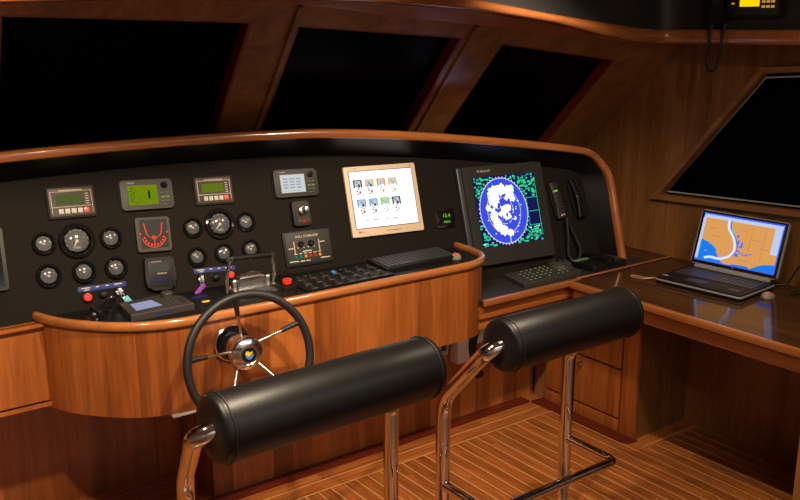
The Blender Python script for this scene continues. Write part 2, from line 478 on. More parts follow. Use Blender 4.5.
for n_, (xtl, xtr, xbl, xbr) in zip((5, 1, 2, 3), wins):
    w = bpy.data.objects.new('window_%d' % n_, None); C.objects.link(w); w['kind'] = 'structure'
    g = []
    for k in range(7):
        t = k/6; a, b = skew(xtl, xbl, t)-.01, skew(xtr, xbr, t)+.01
        g.append([gp3(a+(b-a)*q/8, zb(a+(b-a)*q/8)-.1 + (zw(a+(b-a)*q/8)-zb(a+(b-a)*q/8)+.11)*t, .050) for q in range(9)])
    link('pane', MB().grid(g), M['tint'], w)
    loop = []
    def P(xt, xb, t, push):
        x = skew(xt, xb, t); return gp3(x, zb(x)-.1 + (zw(x)-zb(x)+.1)*t, push)
    mb = MB()
    for (xt, xb, s) in ((xtl, xbl, 1), (xtr, xbr, -1)):
        mb.slab([[P(xt, xb, k/8, .002), P(xt, xb, k/8, .052)] for k in range(9)], (.010*s, 0, 0))
    top = [[gp3(xtl+(xtr-xtl)*q/8, zw(xtl+(xtr-xtl)*q/8), pu) for q in range(9)] for pu in (.002, .052)]
    mb.slab(top, (0, .006, -.007))
    link('window_frame', mb, M['jamb'], w, False)

# pillar battens and the header bead
mb = MB()
for xt, xb in ((2.385, 2.49), (1.585, 1.69)):
    mb.slab([[gp3(skew(xt, xb, k/8)+dx, zb(2.4)-.02 + (zt(skew(xt, xb, k/8))-zb(2.4)+.02)*k/8) for dx in (-.008, .008)] for k in range(9)], (0, -.008, -.009))
struct('trim_1', mb, M['teak_slope'], False)

# ------------------------------------------------------------------ overhead console
OT = [(3.5, -1.9), (3.5, 0), (3.5, 1.2), (3.5, 2.0), (3.5, 2.5), (3.48, 2.64), (3.40, 2.665), (3.2, 2.60), (2.9, 2.52), (2.5, 2.42), (2.0, 2.3), (1.5, 2.22), (1.25, 2.2), (1.0, 2.22), (.5, 2.3), (0, 2.42), (-.4, 2.52), (-1.2, 2.62)]
OZ = [(0, 1.919), (.25, 1.919), (.75, 1.90), (1.25, 1.859), (1.65, 1.809), (1.95, 1.780), (2.2, 1.772), (2.5, 1.770)]
OZH = [(0, 1.962), (.25, 1.962), (.75, 1.934), (1.25, 1.89), (1.65, 1.861), (1.95, 1.841), (2.2, 1.834), (2.5, 1.836)]
oc = thing('overhead_console', 'black padded overhead console with a curved varnished wood lower trim', 'console', (1.25, 2.3, 2.2))
pts = catmull([(a, b, 0) for a, b in OT], 6)
lowr = [Vector((p.x, p.y, interp(OZ, abs(p.x-CX)))) for p in pts]
upr = [Vector((p.x, p.y, interp(OZH, abs(p.x-CX)))) for p in pts]
def side_of(i):
    t = (pts[min(i+1, len(pts)-1)] - pts[max(i-1, 0)]).normalized(); return t.cross(Vector((0, 0, 1)))
rows = []
for k in range(9):
    a = PI*k/8; r = []
    for i in range(len(pts)):
        mid = (lowr[i]+upr[i])/2; hh = (upr[i]-lowr[i]).z/2; s = side_of(i)
        r.append(mid - s*.018*math.sin(a) + Vector((0, 0, -hh*math.cos(a))))
    rows.append(r)
back = [[p + side_of(i)*.05 for i, p in enumerate(lowr)]]
backu = [[p + side_of(i)*.05 for i, p in enumerate(upr)]]
link('trim', MB().grid(back + rows + backu), M['brow'], oc, True, True)
fas = [[upr[i] + side_of(i)*.012 for i in range(len(pts))], [Vector((p.x, p.y, 2.225)) + side_of(i)*.05 for i, p in enumerate(pts)]]
link('fascia', MB().grid(fas), M['black_fascia'], oc, True, True)
# soffit between the trim and the windscreen header / the right wall
sof = []
front = []
for i, p in enumerate(pts):
    if p.y < 2.62 and p.x > 3.42: q = Vector((3.72, p.y, lowr[i].z+.03))
    else:
        x = p.x + (.22 if p.x > 3.3 else 0); x = min(x, 3.72); q = gp3(x, zt(x)); q = Vector((x, max(q.y, p.y+.01), q.z))
    front.append(q)
link('soffit', MB().grid([[p + side_of(i)*.03 for i, p in enumerate(lowr)], front]), M['teak_x'], oc, True, True)

# ------------------------------------------------------------------ dash, hood, pod and lower panels
con = thing('helm_console', 'teak helm console with black instrument dash and curved wooden hood', 'console', (1.25, 3.05, 0))
xs = [-1.2 + i*4.72/70 for i in range(71)]
BX = lambda d: CX + d
BZ = [(0, 1.424), (.12, 1.424), (.40, 1.420), (.676, 1.410), (1.06, 1.376), (1.55, 1.316), (1.98, 1.253)]
brow_r = [(CX+d, 0, z) for d, z in BZ] + [(3.35, 0, 1.222), (3.415, 0, 1.165), (3.445, 0, 1.10), (3.442, 0, .95), (3.434, 0, .722)]
brow_l = [(2*CX-x, y, z) for x, y, z in brow_r[1:-4]]
bpts = catmull(brow_l[::-1] + brow_r, 5)
def brow_y(x, z): return 3.105 + bow(x) - .31*max(0, 1.2-z)*(1 if x > 3.3 or x < -.8 else 0)
bcur = [Vector((p.x, brow_y(p.x, p.z), p.z)) for p in bpts]
# dash panel
rows = []
for z in [.70 + .70*k/10 for k in range(11)]:
    r = []
    for x in xs:
        x2 = min(x, 3.37 + (1.2-z)*.1) if z < 1.25 else min(x, 3.37)
        lo_, hi_ = (.860 if x < 2.545 else .70), min(1.40, interp(BZ, abs(x-CX)) - .03)
        z2 = lo_ + (z-.70)*(hi_-lo_)/.70
        r.append((x2, pan_y(x2, z2), z2))
    rows.append(r)
link('instrument_panel', MB().slab(rows, (0, .02, 0)), M['vinyl'], con, True, True)
# hood moulding: rounded bar following the arch, top pushed back
cen = Vector((CX, 0, .6))
prof_b = []
for a in range(14):
    t = 2*PI*a/14; prof_b.append((.026*math.copysign(abs(math.cos(t))**.6, math.cos(t)), .019*math.copysign(abs(math.sin(t))**.6, math.sin(t))))
def inward(i):
    t = (bcur[min(i+1, len(bcur)-1)] - bcur[max(i-1, 0)]).normalized()
    return Vector((0, -1, 0)).cross(t).normalized()        # points away from the panel middle or up
ups = []
for i in range(len(bcur)):
    v = inward(i); ups.append(v if v.z > -.01 and (v.x >= -.2 or bcur[i].x < CX) else v)
path = [bcur[i] + ups[i]*.02 for i in range(len(bcur))]
link('hood_trim', MB().sweep(path, [(a, b) for a, b in prof_b], False, [tuple(u) for u in ups]), M['brow'], con, True, True, 60)
# black lining from the hood back to the dash panel, and dash shelf behind it
inner = []
for p in bcur:
    if p.z > 1.2 and p.x < 3.38:
        z = p.z-.082; x = min(p.x, 3.36); inner.append(Vector((x, pan_y(x, z)-.002, z)))
    else:
        f = (1.2-p.z)/(1.2-.722); x = 3.36 + .04*max(0, f); z = min(p.z, 1.13); inner.append(Vector((x, pan_y(x, z)-.002, z)))
link('hood_lining', MB().grid([bcur, inner]), M['lining'], con, True, True)
tops = [bcur[i] + ups[i]*.036 + Vector((0, .02, 0)) for i in range(len(bcur))]
top_i = [p for p in tops if p.z > 1.15]
dsh = [Vector((min(p.x, 3.70), glass_y(p.x, p.z-.03) + .015, p.z-.03)) for p in top_i]
link('dash_shelf', MB().grid([top_i, dsh]), M['matte'], con, True, True)
# pod
front = [(.742, 3.09), (.765, 3.02), (.805, 2.945), (.86, 2.875), (.925, 2.812), (1.0, 2.765), (1.09, 2.738), (1.2, 2.728), (1.6, 2.722), (2.0, 2.72), (2.3, 2.718), (2.38, 2.722), (2.45, 2.745), (2.50, 2.79), (2.53, 2.85), (2.545, 2.93), (2.55, 3.02)]
fc = [(p.x, p.y) for p in catmull([(a, b, 0) for a, b in front], 4)]
pod = MB().prism(fc + [(2.55, 3.09), (1.6, 3.12)], .565, .872)
podo = link('pod', pod, M['teak_z'], con, True, True)
link('pod_deck', MB().prism([(x*.99+.017, y+.012) for x, y in fc] + [(2.53, 3.06), (1.6, 3.09), (.77, 3.09)], .8722, .880), M['deck'], con, True, True)
rp = [(.014*math.copysign(abs(math.cos(2*PI*k/14))**.75, math.cos(2*PI*k/14)), .016*math.copysign(abs(math.sin(2*PI*k/14))**.75, math.sin(2*PI*k/14))) for k in range(14)]
link('pod_rail', MB().sweep([(x, y, .888) for x, y in fc], rp), M['rail'], con, True, True, 60)
# lower side panel left of the pod, base panel
link('side_panel', MB().box((-.2, 3.085, .722), (1.92, .05, .300)).box((-.2, 3.055, .866), (1.92, .03, .012), .004).box((-.2, 3.058, .578), (1.92, .02, .012)), M['teak_z'], con, True, True)
link('base_panel', MB().box((2.24, 3.11, .33), (1.78, .06, .66)).box((.08, 3.43, .33), (2.6, .06, .66)).box((1.365, 3.27, .33), (.03, .26, .66)), M['teak_z'], con, False, True)  # left stretch set back, a recess added to keep it in shade
link('overhang_board', MB().box((.08, 3.23, .580), (2.58, .34, .02)), M['teak_x'], con, False, True)  # added board closing the overhang that shades the recess
link('end_cheek', MB().poly([(3.455, 2.83, .72), (3.455, 3.28, .72), (3.455, 3.28, 1.1), (3.44, 3.25, 1.2), (3.46, 2.95, 1.1)]).box((3.672, 3.02, .787), (.03, .02, .13), .003), M['teak_z'], con, False, True)
# ledge to the right of the pod
link('ledge', MB().box((3.0, 2.99, .7095), (1.11, .55, .019)), M['blk_grey'], con, False, True)
link('ledge_end', MB().box((3.635, 2.99, .7095), (.158, .55, .019)), M['desk'], con, False, True)
link('ledge_nosing', MB().box((2.7425, 2.7175, .7085), (.595, .025, .027), .006).box((3.375, 2.724, .713), (.69, .018, .020), .005), M['brow'], con, True, True)
link('ledge_apron', MB().box((2.745, 2.742, .657), (.60, .02, .052), .004).box((2.745, 2.755, .64), (.60, .02, .12)), M['teak_x'], con, True, True)
# mahogany margin board on the floor along the base and the cabinet
struct('baseboard_front', MB().box((.93, 3.047, .004), (4.24, .066, .008), .002), M['mahogany'])
struct('baseboard_right', MB().prism([(3.055, 3.012), (3.055, 2.44), (3.075, 2.405), (3.13, 2.40), (3.13, 3.012)], .0002, .008), M['mahogany'])

# ------------------------------------------------------------------ navigation desk and drawer cabinet
dk = thing('chart_desk', 'polished dark chart desk with varnished teak edge along the right wall', 'desk', (3.3, 2.0, 0))
link('desktop', MB().box((3.352, 1.66, .7065), (.735, 2.09, .023)), M['desk'], dk, False, True)
link('edge_trim', MB().box((2.972, 1.66, .706), (.03, 2.09, .031), .008), M['rail_y'], dk, True, True)
link('apron', MB().box((2.997, 1.66, .652), (.022, 2.09, .056), .006).box((3.012, 1.66, .68), (.014, 2.09, .03)), M['rail_y'], dk, True, True)
link('back_panel', MB().box((3.515, 1.53, .345), (.03, 1.94, .69)), M['wall'], dk, False, True)
link('support_panel', MB().box((3.235, 1.533, .345), (.53, .06, .69), .004), M['golden'], dk, True, True)
cab = thing('drawer_cabinet', 'teak floor cabinet with door and drawer under the chart desk', 'cabinet', (3.3, 2.78, 0))
link('body', MB().box((3.32, 2.748, .345), (.36, .655, .69)), M['wall'], cab, False, True)
def front_panel(name, y0, y1, z0, z1):
    return link(name, MB().box((3.134, (y0+y1)/2, (z0+z1)/2), (.018, y1-y0, z1-z0), .002), M['teak_zy'], cab, True, True)
dr = front_panel('door', 2.515, 2.985, .074, .308); drw = front_panel('drawer', 2.515, 2.985, .318, .61); front_panel('kick_panel', 2.515, 2.985, .006, .064)
link('stile', MB().box((3.134, 2.463, .345), (.022, .086, .69), .003), M['teak_zy'], cab, True, True)
link('shadow_gap', MB().box((3.139, 2.747, .33), (.012, .475, .58)), M['matte'], cab, False, True)
def knob(par, y, z):
    T = Matrix.Translation((3.125, y, z)) @ Matrix.Rotation(-PI/2, 4, 'Y')
    mbk = MB().lathe([(0, 0), (.012, 0), (.012, .002), (.005, .004), (.005, .012), (.011, .016), (.011, .021), (0, .023)], 20, T)
    mbk.bm.transform(Matrix())
    o = link('knob', mbk, M['silver'], par, True, True); o['label'] = 'round silver push knob'
knob(dr, 2.755, .272); knob(drw, 2.75, .46)

# ------------------------------------------------------------------ steering wheel
wt = -.2
cx_, cz_ = 1.281, .772
axis = Vector((0, -math.cos(.12), math.sin(.12)))
W = Matrix.Translation((cx_, 2.70, .782))
sw = thing('steering_wheel', 'black rimmed five spoke steering wheel with polished hub on the teak pod', 'steering wheel', mat=Matrix.Translation((cx_+.006, 2.722, .782)))
nrm = Vector((-.06, -math.cos(.2), math.sin(.2))).normalized()
q = nrm.to_track_quat('Z', 'Y').to_matrix().to_4x4()
rc = Vector((cx_, 2.568, cz_-.004))
WM = Matrix.Translation(rc) @ q
R_ = .219
link('rim', MB().tube([WM @ Vector((R_*math.cos(2*PI*i/96), R_*math.sin(2*PI*i/96), 0)) for i in range(96)], .0145, 16, True), M['leather_seam'], sw, True, True, 80)
T0 = Matrix.Translation((cx_+.006, 2.722, .784)) @ Matrix.Rotation(PI/2, 4, 'X')
link('flange', MB().lathe([(.066, 0), (.066, .006), (.062, .010), (.058, .006), (.058, .002), (0, .002)], 40, T0), M['satin'], sw, True, True)
link('shaft_boot', MB().lathe([(.057, .0022), (.055, .012), (.050, .020), (0, .022)], 40, T0), M['blk_gloss'], sw, True, True)
hax = Vector((-.004, -.155, -.004)).normalized()
HM = Matrix.Translation(Vector((cx_+.005, 2.612, .778))) @ hax.to_track_quat('Z', 'Y').to_matrix().to_4x4()
hub = link('hub', MB().lathe([(0, -.095), (.044, -.095), (.045, -.030), (.047, -.026), (.050, -.028), (.055, -.022), (.058, -.010), (.0585, .008), (.055, .015), (.046, .020), (.036, .024), (.034, .022), (.0, .0245)], 48, HM), M['satin'], sw, True, True, 25)
emb = link('emblem', MB().lathe([(0, .0247), (.026, .0247), (.026, .027), (0, .0272)], 32, HM), M['blk'], sw, True, True)
Z1, Z2 = .0276, .0280
mbb = MB(); mbb.poly([HM @ Vector((a, b, Z1)) for a, b in [(-.016, .005), (-.012, -.008), (0, -.017), (.012, -.009), (.017, .003), (.006, .001), (-.004, -.004)]])
o = link('badge', mbb, M['bluecap'], emb, False, False); o['label'] = 'blue lower half of the round badge'
mbb = MB(); mbb.poly([HM @ Vector((a, b, Z2)) for a, b in [(-.016, .005), (-.004, -.004), (.006, .001), (.013, .011), (.006, .013), (.002, .009), (-.003, .015), (-.013, .016)]])
o = link('badge', mbb, M['yellow'], emb, False, False); o['label'] = 'yellow upper half of the round badge'
for ob in emb.children: ob.data.transform(sw.matrix_world.inverted())
for a in (98, 26, 170, 242, 314):
    d = Vector((math.cos(math.radians(a)), math.sin(math.radians(a)), 0))
    p0, pe = HM @ (d*.050 + Vector((0, 0, -.016))), WM @ (d*(R_-.006))
    p1, p2 = p0.lerp(pe, .58), p0.lerp(pe, .985)
    s = link('spoke', MB().cyl(p0, pe, .0048, 12), M['satin'], sw, True, True)
    g_ = link('spoke_sleeve', MB().cyl(p1, p2, .0078, 14, .0100), M['leather_seam'], s, True, False)
    g_.data.transform(sw.matrix_world.inverted())

# ------------------------------------------------------------------ leaning stools
def stool(xl, xr, bxl, bxr, r, dy, label):
    yp, hb, yb = 2.2, .903, 1.900
    st = thing('leaning_stool', label, 'stool', ((xl+xr)/2, yp, 0), group='leaning stools at the helm')
    prof = [(0, 0), (.030, .001), (.055, -.002), (r-.009, -.001), (r-.002, .006), (r, .016)]
    Lb = bxr-bxl
    full = prof + [(r+.0008, Lb*.3), (r, Lb*.5), (r+.0008, Lb*.7), (r, Lb-.016), (r-.002, Lb-.006), (r-.009, Lb+.001), (.055, Lb+.004), (.03, Lb), (0, Lb)]
    T = Matrix.Translation((bxl, yb-dy, hb)) @ Matrix.Rotation(math.atan2(dy, Lb), 4, 'Z') @ Matrix.Rotation(PI/2, 4, 'Y')
    b = link('bolster', MB().lathe(full, 64, T), M['leather'], st, True, True, 50)
    for z in (.022, Lb-.022):
        s = MB().tube([T @ Vector(((r+.0012)*math.cos(2*PI*i/64), (r+.0012)*math.sin(2*PI*i/64), z)) for i in range(64)], .0024, 8, True)
        o = link('piping', s, M['leather_seam'], b, True, False, 80); o.data.transform(st.matrix_world.inverted())
    tr = .0250
    for x, xb, sg in ((xl, bxl, 1), (xr, bxr, -1)):
        ye = yb-dy if sg > 0 else yb
        base = [(x, yp, .006), (x, yp, .62), (x-sg*.0, yb+.03, hb-.028), (x+sg*.055, yb, hb)]
        if True:
            ye = yb-dy if sg > 0 else yb
        base = [(x, yp, .006), (x, yp, .62), (xb-sg*.040, ye+.012, hb-.012), (xb+sg*.03, ye, hb)]
        base[1] = (x, yp, .62 if sg > 0 else .66)
        pth = round_path(base, [.07 if sg > 0 else .04, .042], 10)
        lg = link('leg', MB().tube(pth, tr, 18), M['chrome'], st, True, True, 70)
        fl = link('floor_flange', MB().lathe([(0, 0), (.045, 0), (.045, .005), (.040, .008), (.02, .010), (0, .010)], 28, Matrix.Translation((x, yp, .0004))), M['chrome'], lg, True, False)
        fl.data.transform(st.matrix_world.inverted())
    f = round_path([(xl, yp-.012, .30), (xl, 1.955, .30), (xr, 1.955, .30), (xr, yp-.012, .30)], [.035, .035], 10)
    link('footrest', MB().tube(f, .0180, 16), M['chrome'], st, True, True, 70)
    return st
stool(.878, 1.591, .824, 1.508, .089, .022, 'chrome stool with black leather bolster in front of the steering wheel')
stool(1.812, 2.425, 1.785, 2.366, .085, 0., 'chrome stool with black leather bolster nearer the chart desk and drawer cabinet')

# ------------------------------------------------------------------ instruments on the dash
def pf(X, Z, roll=0., push=0.):
    y = pan_y(X, Z); d = (pan_y(X+.01, Z)-pan_y(X-.01, Z))/.02
    u = Vector((1, d, 0)).normalized(); v = Vector((0, .313, .95)).normalized(); v = (v-u*v.dot(u)).normalized()
    c, s = math.cos(roll), math.sin(roll); u, v = u*c+v*s, v*c-u*s; n = u.cross(v)
    m = Matrix((u, v, n)).transposed().to_4x4(); m.translation = Vector((X, y, Z)) + n*push
    return m

def gauge(X, Z, r, label, n_ticks, needle, group, big=False):
    X -= .004*X/3.2; r *= 1.07
    g = thing('gauge', label, 'gauge', mat=pf(X, Z), group=group)
    link('bezel', MB().lathe([(r*1.0, 0), (r*1.02, .006), (r*.98, .012), (r*.88, .015), (r*.78, .012), (r*.76, .004), (r*1.0, 0)], 40), M['blk_gloss'], g)
    dl = link('dial', MB().disc(0, 0, r*.80, .003, 36), M['face'], g, False)
    mk = MB()
    for i in range(n_ticks):
        a = math.radians(225 - 270*i/(n_ticks-1)); c, s = math.cos(a), math.sin(a); r0, r1, w_ = r*.58, r*.70, r*.035
        mk.poly([(c*r0-s*w_, s*r0+c*w_, .0036), (c*r0+s*w_, s*r0-c*w_, .0036), (c*r1+s*w_, s*r1-c*w_, .0036), (c*r1-s*w_, s*r1+c*w_, .0036)])
    for i in range(24):
        a0, a1 = math.radians(225-270*i/24), math.radians(225-270*(i+1)/24)
        mk.poly([(math.cos(a)*q*r, math.sin(a)*q*r, .0035) for a, q in ((a0, .72), (a1, .72), (a1, .75), (a0, .75))])
    if big:
        mk.rect(0, r*.3, r*.2, r*.09, .0036)
        mk.rect(0, -r*.38, r*.34, r*.13, .0036)
    fuse(dl, [link('dial_marks', mk, M['tick'], g, False)])
    a = math.radians(needle); c, s = math.cos(a), math.sin(a); w_ = r*.04
    link('needle', MB().poly([(-s*w_, c*w_, .0045), (s*w_, -c*w_, .0045), (c*r*.62, s*r*.62, .0045)]).disc(0, 0, r*.09, .0046, 12), M['print'], g, False)
    link('glass', MB().lathe([(r*.78, .0085)] + [(r*.78*math.cos(t*PI/16), .0085 + r*.36*math.sin(t*PI/16)) for t in range(1, 8)] + [(0, .0085+r*.36)], 36), M['glass'], g)
    return g
GS = [(.81, 1.117, .037, 'small gauge, upper row, left end of the left cluster', 7, 160, 0), (.922, 1.112, .058, 'large rev counter of the left cluster, below the bronze panel', 11, 238, 1),
      (1.042, 1.106, .037, 'small gauge just left of the red rudder indicator', 7, 150, 0), (.807, 1.01, .039, 'lower row gauge at the left end of the left cluster', 7, 150, 0),
      (.927, 1.005, .038, 'lower row gauge directly under the large left rev counter', 13, 60, 0), (1.041, 1.002, .038, 'lower row gauge at the right end of the left cluster, above the blue strip', 7, 155, 0),
      (1.356, 1.103, .036, 'small gauge just right of the red rudder indicator', 7, 150, 0), (1.466, 1.104, .056, 'large rev counter of the right cluster, under the smaller bronze panel', 11, 225, 1),
      (1.575, 1.099, .036, 'upper row gauge at the right end of the right cluster', 7, 150, 0), (1.352, .996, .035, 'lower row gauge at the left end of the right cluster', 7, 145, 0),
      (1.461, .996, .035, 'lower row gauge directly under the large right rev counter', 7, 60, 0), (1.575, .996, .035, 'lower row gauge behind the throttle grips, right cluster', 7, 150, 0)]
for X, Z, r, lb, nt_, nd, bg in GS:
    gauge(X, Z, r, lb, nt_, nd, 'round engine gauges on the dash', bool(bg))

def engine_panel(X, Z, w, h, roll, label, lcd):
    X -= .012*X/3.2
    e = thing('engine_display', label, 'display', mat=pf(X, Z, roll), group='bronze engine display panels')
    link('housing', MB().prism(rrect(w*1.03, h*1.05, .004), 0, .010, .002), M['matte'], e)  # oversized in matte black to give the faceplate a shaded outline
    fpl = link('faceplate', MB().box((0, 0, .011), (w*.95, h*.92, .003), .001), M['bronze'], e)
    inl = link('inlay', MB().rect(0, h*.10, w*.82, h*.44, .0130).rect(0, -h*.30, w*.82, h*.24, .0130), M['bronze_dk'], e, False)
    link('screen', MB().rect(-w*.04, h*.08, w*.58, h*.32, .0136), lcd, e, False)
    mk = MB()
    for k in range(5): mk.rect(w*.33, h*(.24-.08*k), w*.07, h*.02, .0137)
    mk.rect(0, h*.38, w*.5, h*.02, .0136)
    for x, y, a, b in ((0, h*.345, w*.86, .0012), (0, -h*.155, w*.86, .0012), (-w*.43, -.0, .0012, h*.74), (w*.43, 0, .0012, h*.74)): mk.rect(x, y, a, b, .0134)
    fuse(fpl, [inl, link('printed_lines', mk, M['print'], e, False)])
    for k in range(5):
        o = link('button', MB().box((-w*.25+w*.135*k, -h*.30, .0145), (w*.105, h*.16, .003), .0008), M['lightgrey'] if k < 4 else M['red'], e)
        o['label'] = 'pale push button' if k < 4 else 'red push button'
engine_panel(.929, 1.244, .163, .109, -.034, 'bronze faced engine display at the far left of the dash, dim screen', E_['dimgreen'])
engine_panel(1.469, 1.23, .153, .106, -.04, 'smaller bronze engine display above the right gauge cluster, green screen', E_['midgreen'])

def nav_display(X, Z, w, h, roll, label, scr, body, inked):
    X -= .018*X/3.2
    e = thing('navigation_display', label, 'display', mat=pf(X, Z, roll))
    link('gasket', MB().prism(rrect(w*1.03, h*1.06, .012), 0, .006), M['matte'], e)  # black rim put in for gasket and contact shadow together
    link('housing', MB().prism(rrect(w, h, .012), .001, .018, .004), body, e)
    sc0 = link('screen', MB().rect(-w*.08, -h*.02, w*.56, h*.66, .0186), scr, e, False)
    mk = MB(); sx, sy, sw_, sh = -w*.08, -h*.02, w*.56, h*.66
    if inked == 'boat':
        mk.poly([(sx+sw_*.2+.0045*math.sin(2*PI*i/16)*1., sy+.018*math.cos(2*PI*i/16), .019) for i in range(16)])
        for k in range(14): mk.rect(sx+sw_*(-.42+.22*rnd.random()), sy+sh*(.4-.06*k), sw_*.06, sh*.03, .019)
        for k in range(12): mk.rect(sx+sw_*(.0+.42*rnd.random()), sy+sh*(.4-.07*k), sw_*.03, sh*.02, .019)
        mk.rect(sx-sw_*.12, sy-sh*.2, .001, sh*.4, .019)
    else:
        for r_ in range(4):
            for k in range(3): mk.rect(sx+sw_*(-.3+.27*k), sy+sh*(.26-.16*r_), sw_*.2, sh*.07, .019)
        mk.rect(sx, sy-sh*.4, sw_*.8, sh*.02, .019)
    fuse(sc0, [link('screen_figures', mk, E_['deepgreen'] if inked == 'boat' else E_['bluegrey'], e, False)])
    text('lettering', 'FURUNO', .007, M['print'], e, -w*.30, h*.40, .0186)
    kx = w*.34
    link('cursor_pad', MB().lathe([(0, .018), (.013, .018), (.013, .021), (0, .0215)], 24, Matrix.Translation((kx, h*.28, 0))), M['blk_gloss'], e)
    for r_ in range(3):
        for c_ in range(2):
            link('button', MB().box((kx-.009+.018*c_, h*.02-h*.14*r_, .0195), (.012, .006, .003), .001), M['key'] if r_ != 1 else E_['keygreen'], e)
    link('power_button', MB().box((kx, -h*.38, .0195), (.026, .008, .003), .001), M['grey'], e)
nav_display(1.205, 1.24, .197, .110, -.045, 'rounded grey display with bright green screen showing a dark boat shape', E_['lcdgreen'], M['grey'], 'boat')
nav_display(1.825, 1.224, .194, .112, -.03, 'black display with white screen of figures, left of the cream monitor', E_['pale'], M['blk_grey'], 'rows')

# rudder indicator
w, h = .130, .128
e = thing('rudder_indicator', 'square black rudder indicator with glowing red arc and numerals', 'gauge', mat=pf(1.196, 1.098, -.067))
link('housing', MB().prism(rrect(w, h, .008), 0, .014, .003), M['blk_grey'], e)
link('frame', MB().prism(rrect(w*.96, h*.96, .007), .0138, .0144), M['grey'], e)
dl = link('dial', MB().rect(.002, .002, w*.80, h*.84, .0148), M['blk'], e, False)
mk = MB(); cy_ = -.002
for s in (-1, 1):
    pts = [(s*.034, .042), (s*.031, .020), (s*.026, .000), (s*.016, -.010), (s*.006, -.012)]
    for (a, b), (c, d) in zip(pts, pts[1:]): mk.poly([(a-.002, b, .0152), (a+.002, b, .0152), (c+.002, d, .0152), (c-.002, d, .0152)])
for i in range(22):
    a0, a1 = math.radians(195+150*i/22), math.radians(195+150*(i+1)/22)
    mk.poly([(math.cos(a)*q, cy_+math.sin(a)*q, .0152) for a, q in ((a0, .044), (a1, .044), (a1, .0475), (a0, .0475))])
for i in range(9):
    a = math.radians(195+150*i/8); mk.disc(math.cos(a)*.0375, cy_+math.sin(a)*.0375, .004, .0152, 10)
mk.rect(0, -.021, .003, .036, .0153); mk.rect(0, -.012, .018, .009, .0152); mk.rect(-.05, .004, .006, .006, .0152); mk.rect(.05, .006, .006, .006, .0152)
fuse(dl, [link('lit_scale', mk, E_['red'], e, False)])

# autopilot control head
w, h = .112, .120
e = thing('autopilot_control', 'black control unit with small grey display below the rudder indicator', 'control unit', mat=pf(1.192, .958, -.067))
out = [(-w*.44, h*.49), (-w*.2, h*.5), (w*.2, h*.5), (w*.44, h*.49), (w*.49, h*.40), (w*.52, -h*.22), (w*.44, -h*.42), (w*.25, -h*.5), (-w*.25, -h*.5), (-w*.44, -h*.42), (-w*.52, -h*.22), (-w*.49, h*.40)]
link('housing', MB().prism([(p.x, p.y) for p in catmull([(a, b, 0) for a, b in out], 4, True)], 0, .024, .006), M['blk'], e)
fpl = link('face', MB().box((0, .0, .0245), (w*.82, h*.78, .002), .0008), M['blk'], e)
link('screen', MB().rect(0, h*.18, w*.56, h*.22, .0258), E_['greyscr'], e, False)
text('lettering', 'ATOO', .022, E_['faintblue'], e, 0, -h*.20, .0258)
fuse(fpl, [link('nameplate', MB().rect(-w*.12, h*.37, w*.34, h*.035, .0258).rect(.004, -h*.0, w*.32, h*.05, .0258), M['dimprint'], e, False)])

# black device partly in view at the left edge
e = thing('display_unit', 'grey edged black screen unit at the far left edge of the dash', 'display', mat=pf(.640, 1.089, -.05))
link('housing', MB().prism(rrect(.072, .215, .008), 0, .016, .003), M['blk_grey'], e)
link('screen', MB().rect(-.004, 0, .056, .19, .0165), M['blk_gloss'], e, False)

# joystick
e = thing('joystick_control', 'small black joystick box with a silver knob and red light', 'control unit', mat=pf(1.813, 1.104, 0))
link('housing', MB().prism(rrect(.078, .100, .008), 0, .020, .005), M['blk'], e)
link('faceplate', MB().rect(.004, 0, .056, .082, .0204), M['bronze_dk'], e, False)
link('knob', MB().lathe([(.020, .0205), (.018, .027), (.010, .030), (.009, .042), (.013, .050), (.010, .057), (0, .059)], 24, Matrix.Translation((.008, .012, 0))), M['silver'], e)
link('indicator_lamp', MB().box((.004, -.032, .0215), (.012, .008, .003), .001), E_['redlamp'], e)
link('push_button', MB().box((-.014, -.032, .0215), (.012, .009, .003), .001), M['bronze'], e)
link('push_button', MB().box((.022, -.032, .0215), (.012, .009, .003), .001), M['bronze'], e)

# roll stabiliser panel
w, h = .214, .140
e = thing('stabilizer_panel', 'black roll stabilizer panel with two knobs and six coloured lights', 'control panel', mat=pf(1.819, .970, -.012))
link('housing', MB().prism(rrect(w, h, .006), 0, .008, .001), M['blk'], e)
fpl = link('faceplate', MB().box((.002, .002, .0088), (w*.93, h*.90, .002), .0006), M['blk_grey'], e)
text('lettering', 'ROLL STABILIZER', .0135, M['print'], e, 0, h*.34, .0102)
for x in (-.032, .014):
    kb = link('knob', MB().lathe([(.013, .0098), (.012, .016), (.009, .022), (0, .023)], 20, Matrix.Translation((x, h*.12, 0))), M['blk_gloss'], e)
mk = MB()
for x in (-.062, .050): mk.rect(x, h*.04, .003, h*.36, .0100)
for x, y, a in ((-.078, h*.02, .022), (.066, h*.13, .024), (-.008, -h*.09, .04), (-.072, -h*.36, .04), (.070, -h*.34, .042), (-.034, -h*.37, .02), (-.008, -h*.37, .018)): mk.rect(x, y, a, .0035, .0100)
for k in range(6): mk.rect(-.060+.0215*k, -h*.15, .014, .0028, .0100)
for x in (-.046, -.020, .000, .028): mk.rect(x, h*.02, .006, .003, .0100)
fuse(fpl, [link('printed_legend', mk, M['print'], e, False)])
for k, c in enumerate(('teal', 'teal', 'orange', 'redlamp', 'redlamp', 'orange')):
    o = link('indicator_lamp', MB().box((-.060+.0215*k, -h*.24, .0105), (.011, .011, .003), .001), E_[c], e)
    o['label'] = {'teal': 'teal square lamp', 'orange': 'orange square lamp', 'redlamp': 'red square lamp'}[c]

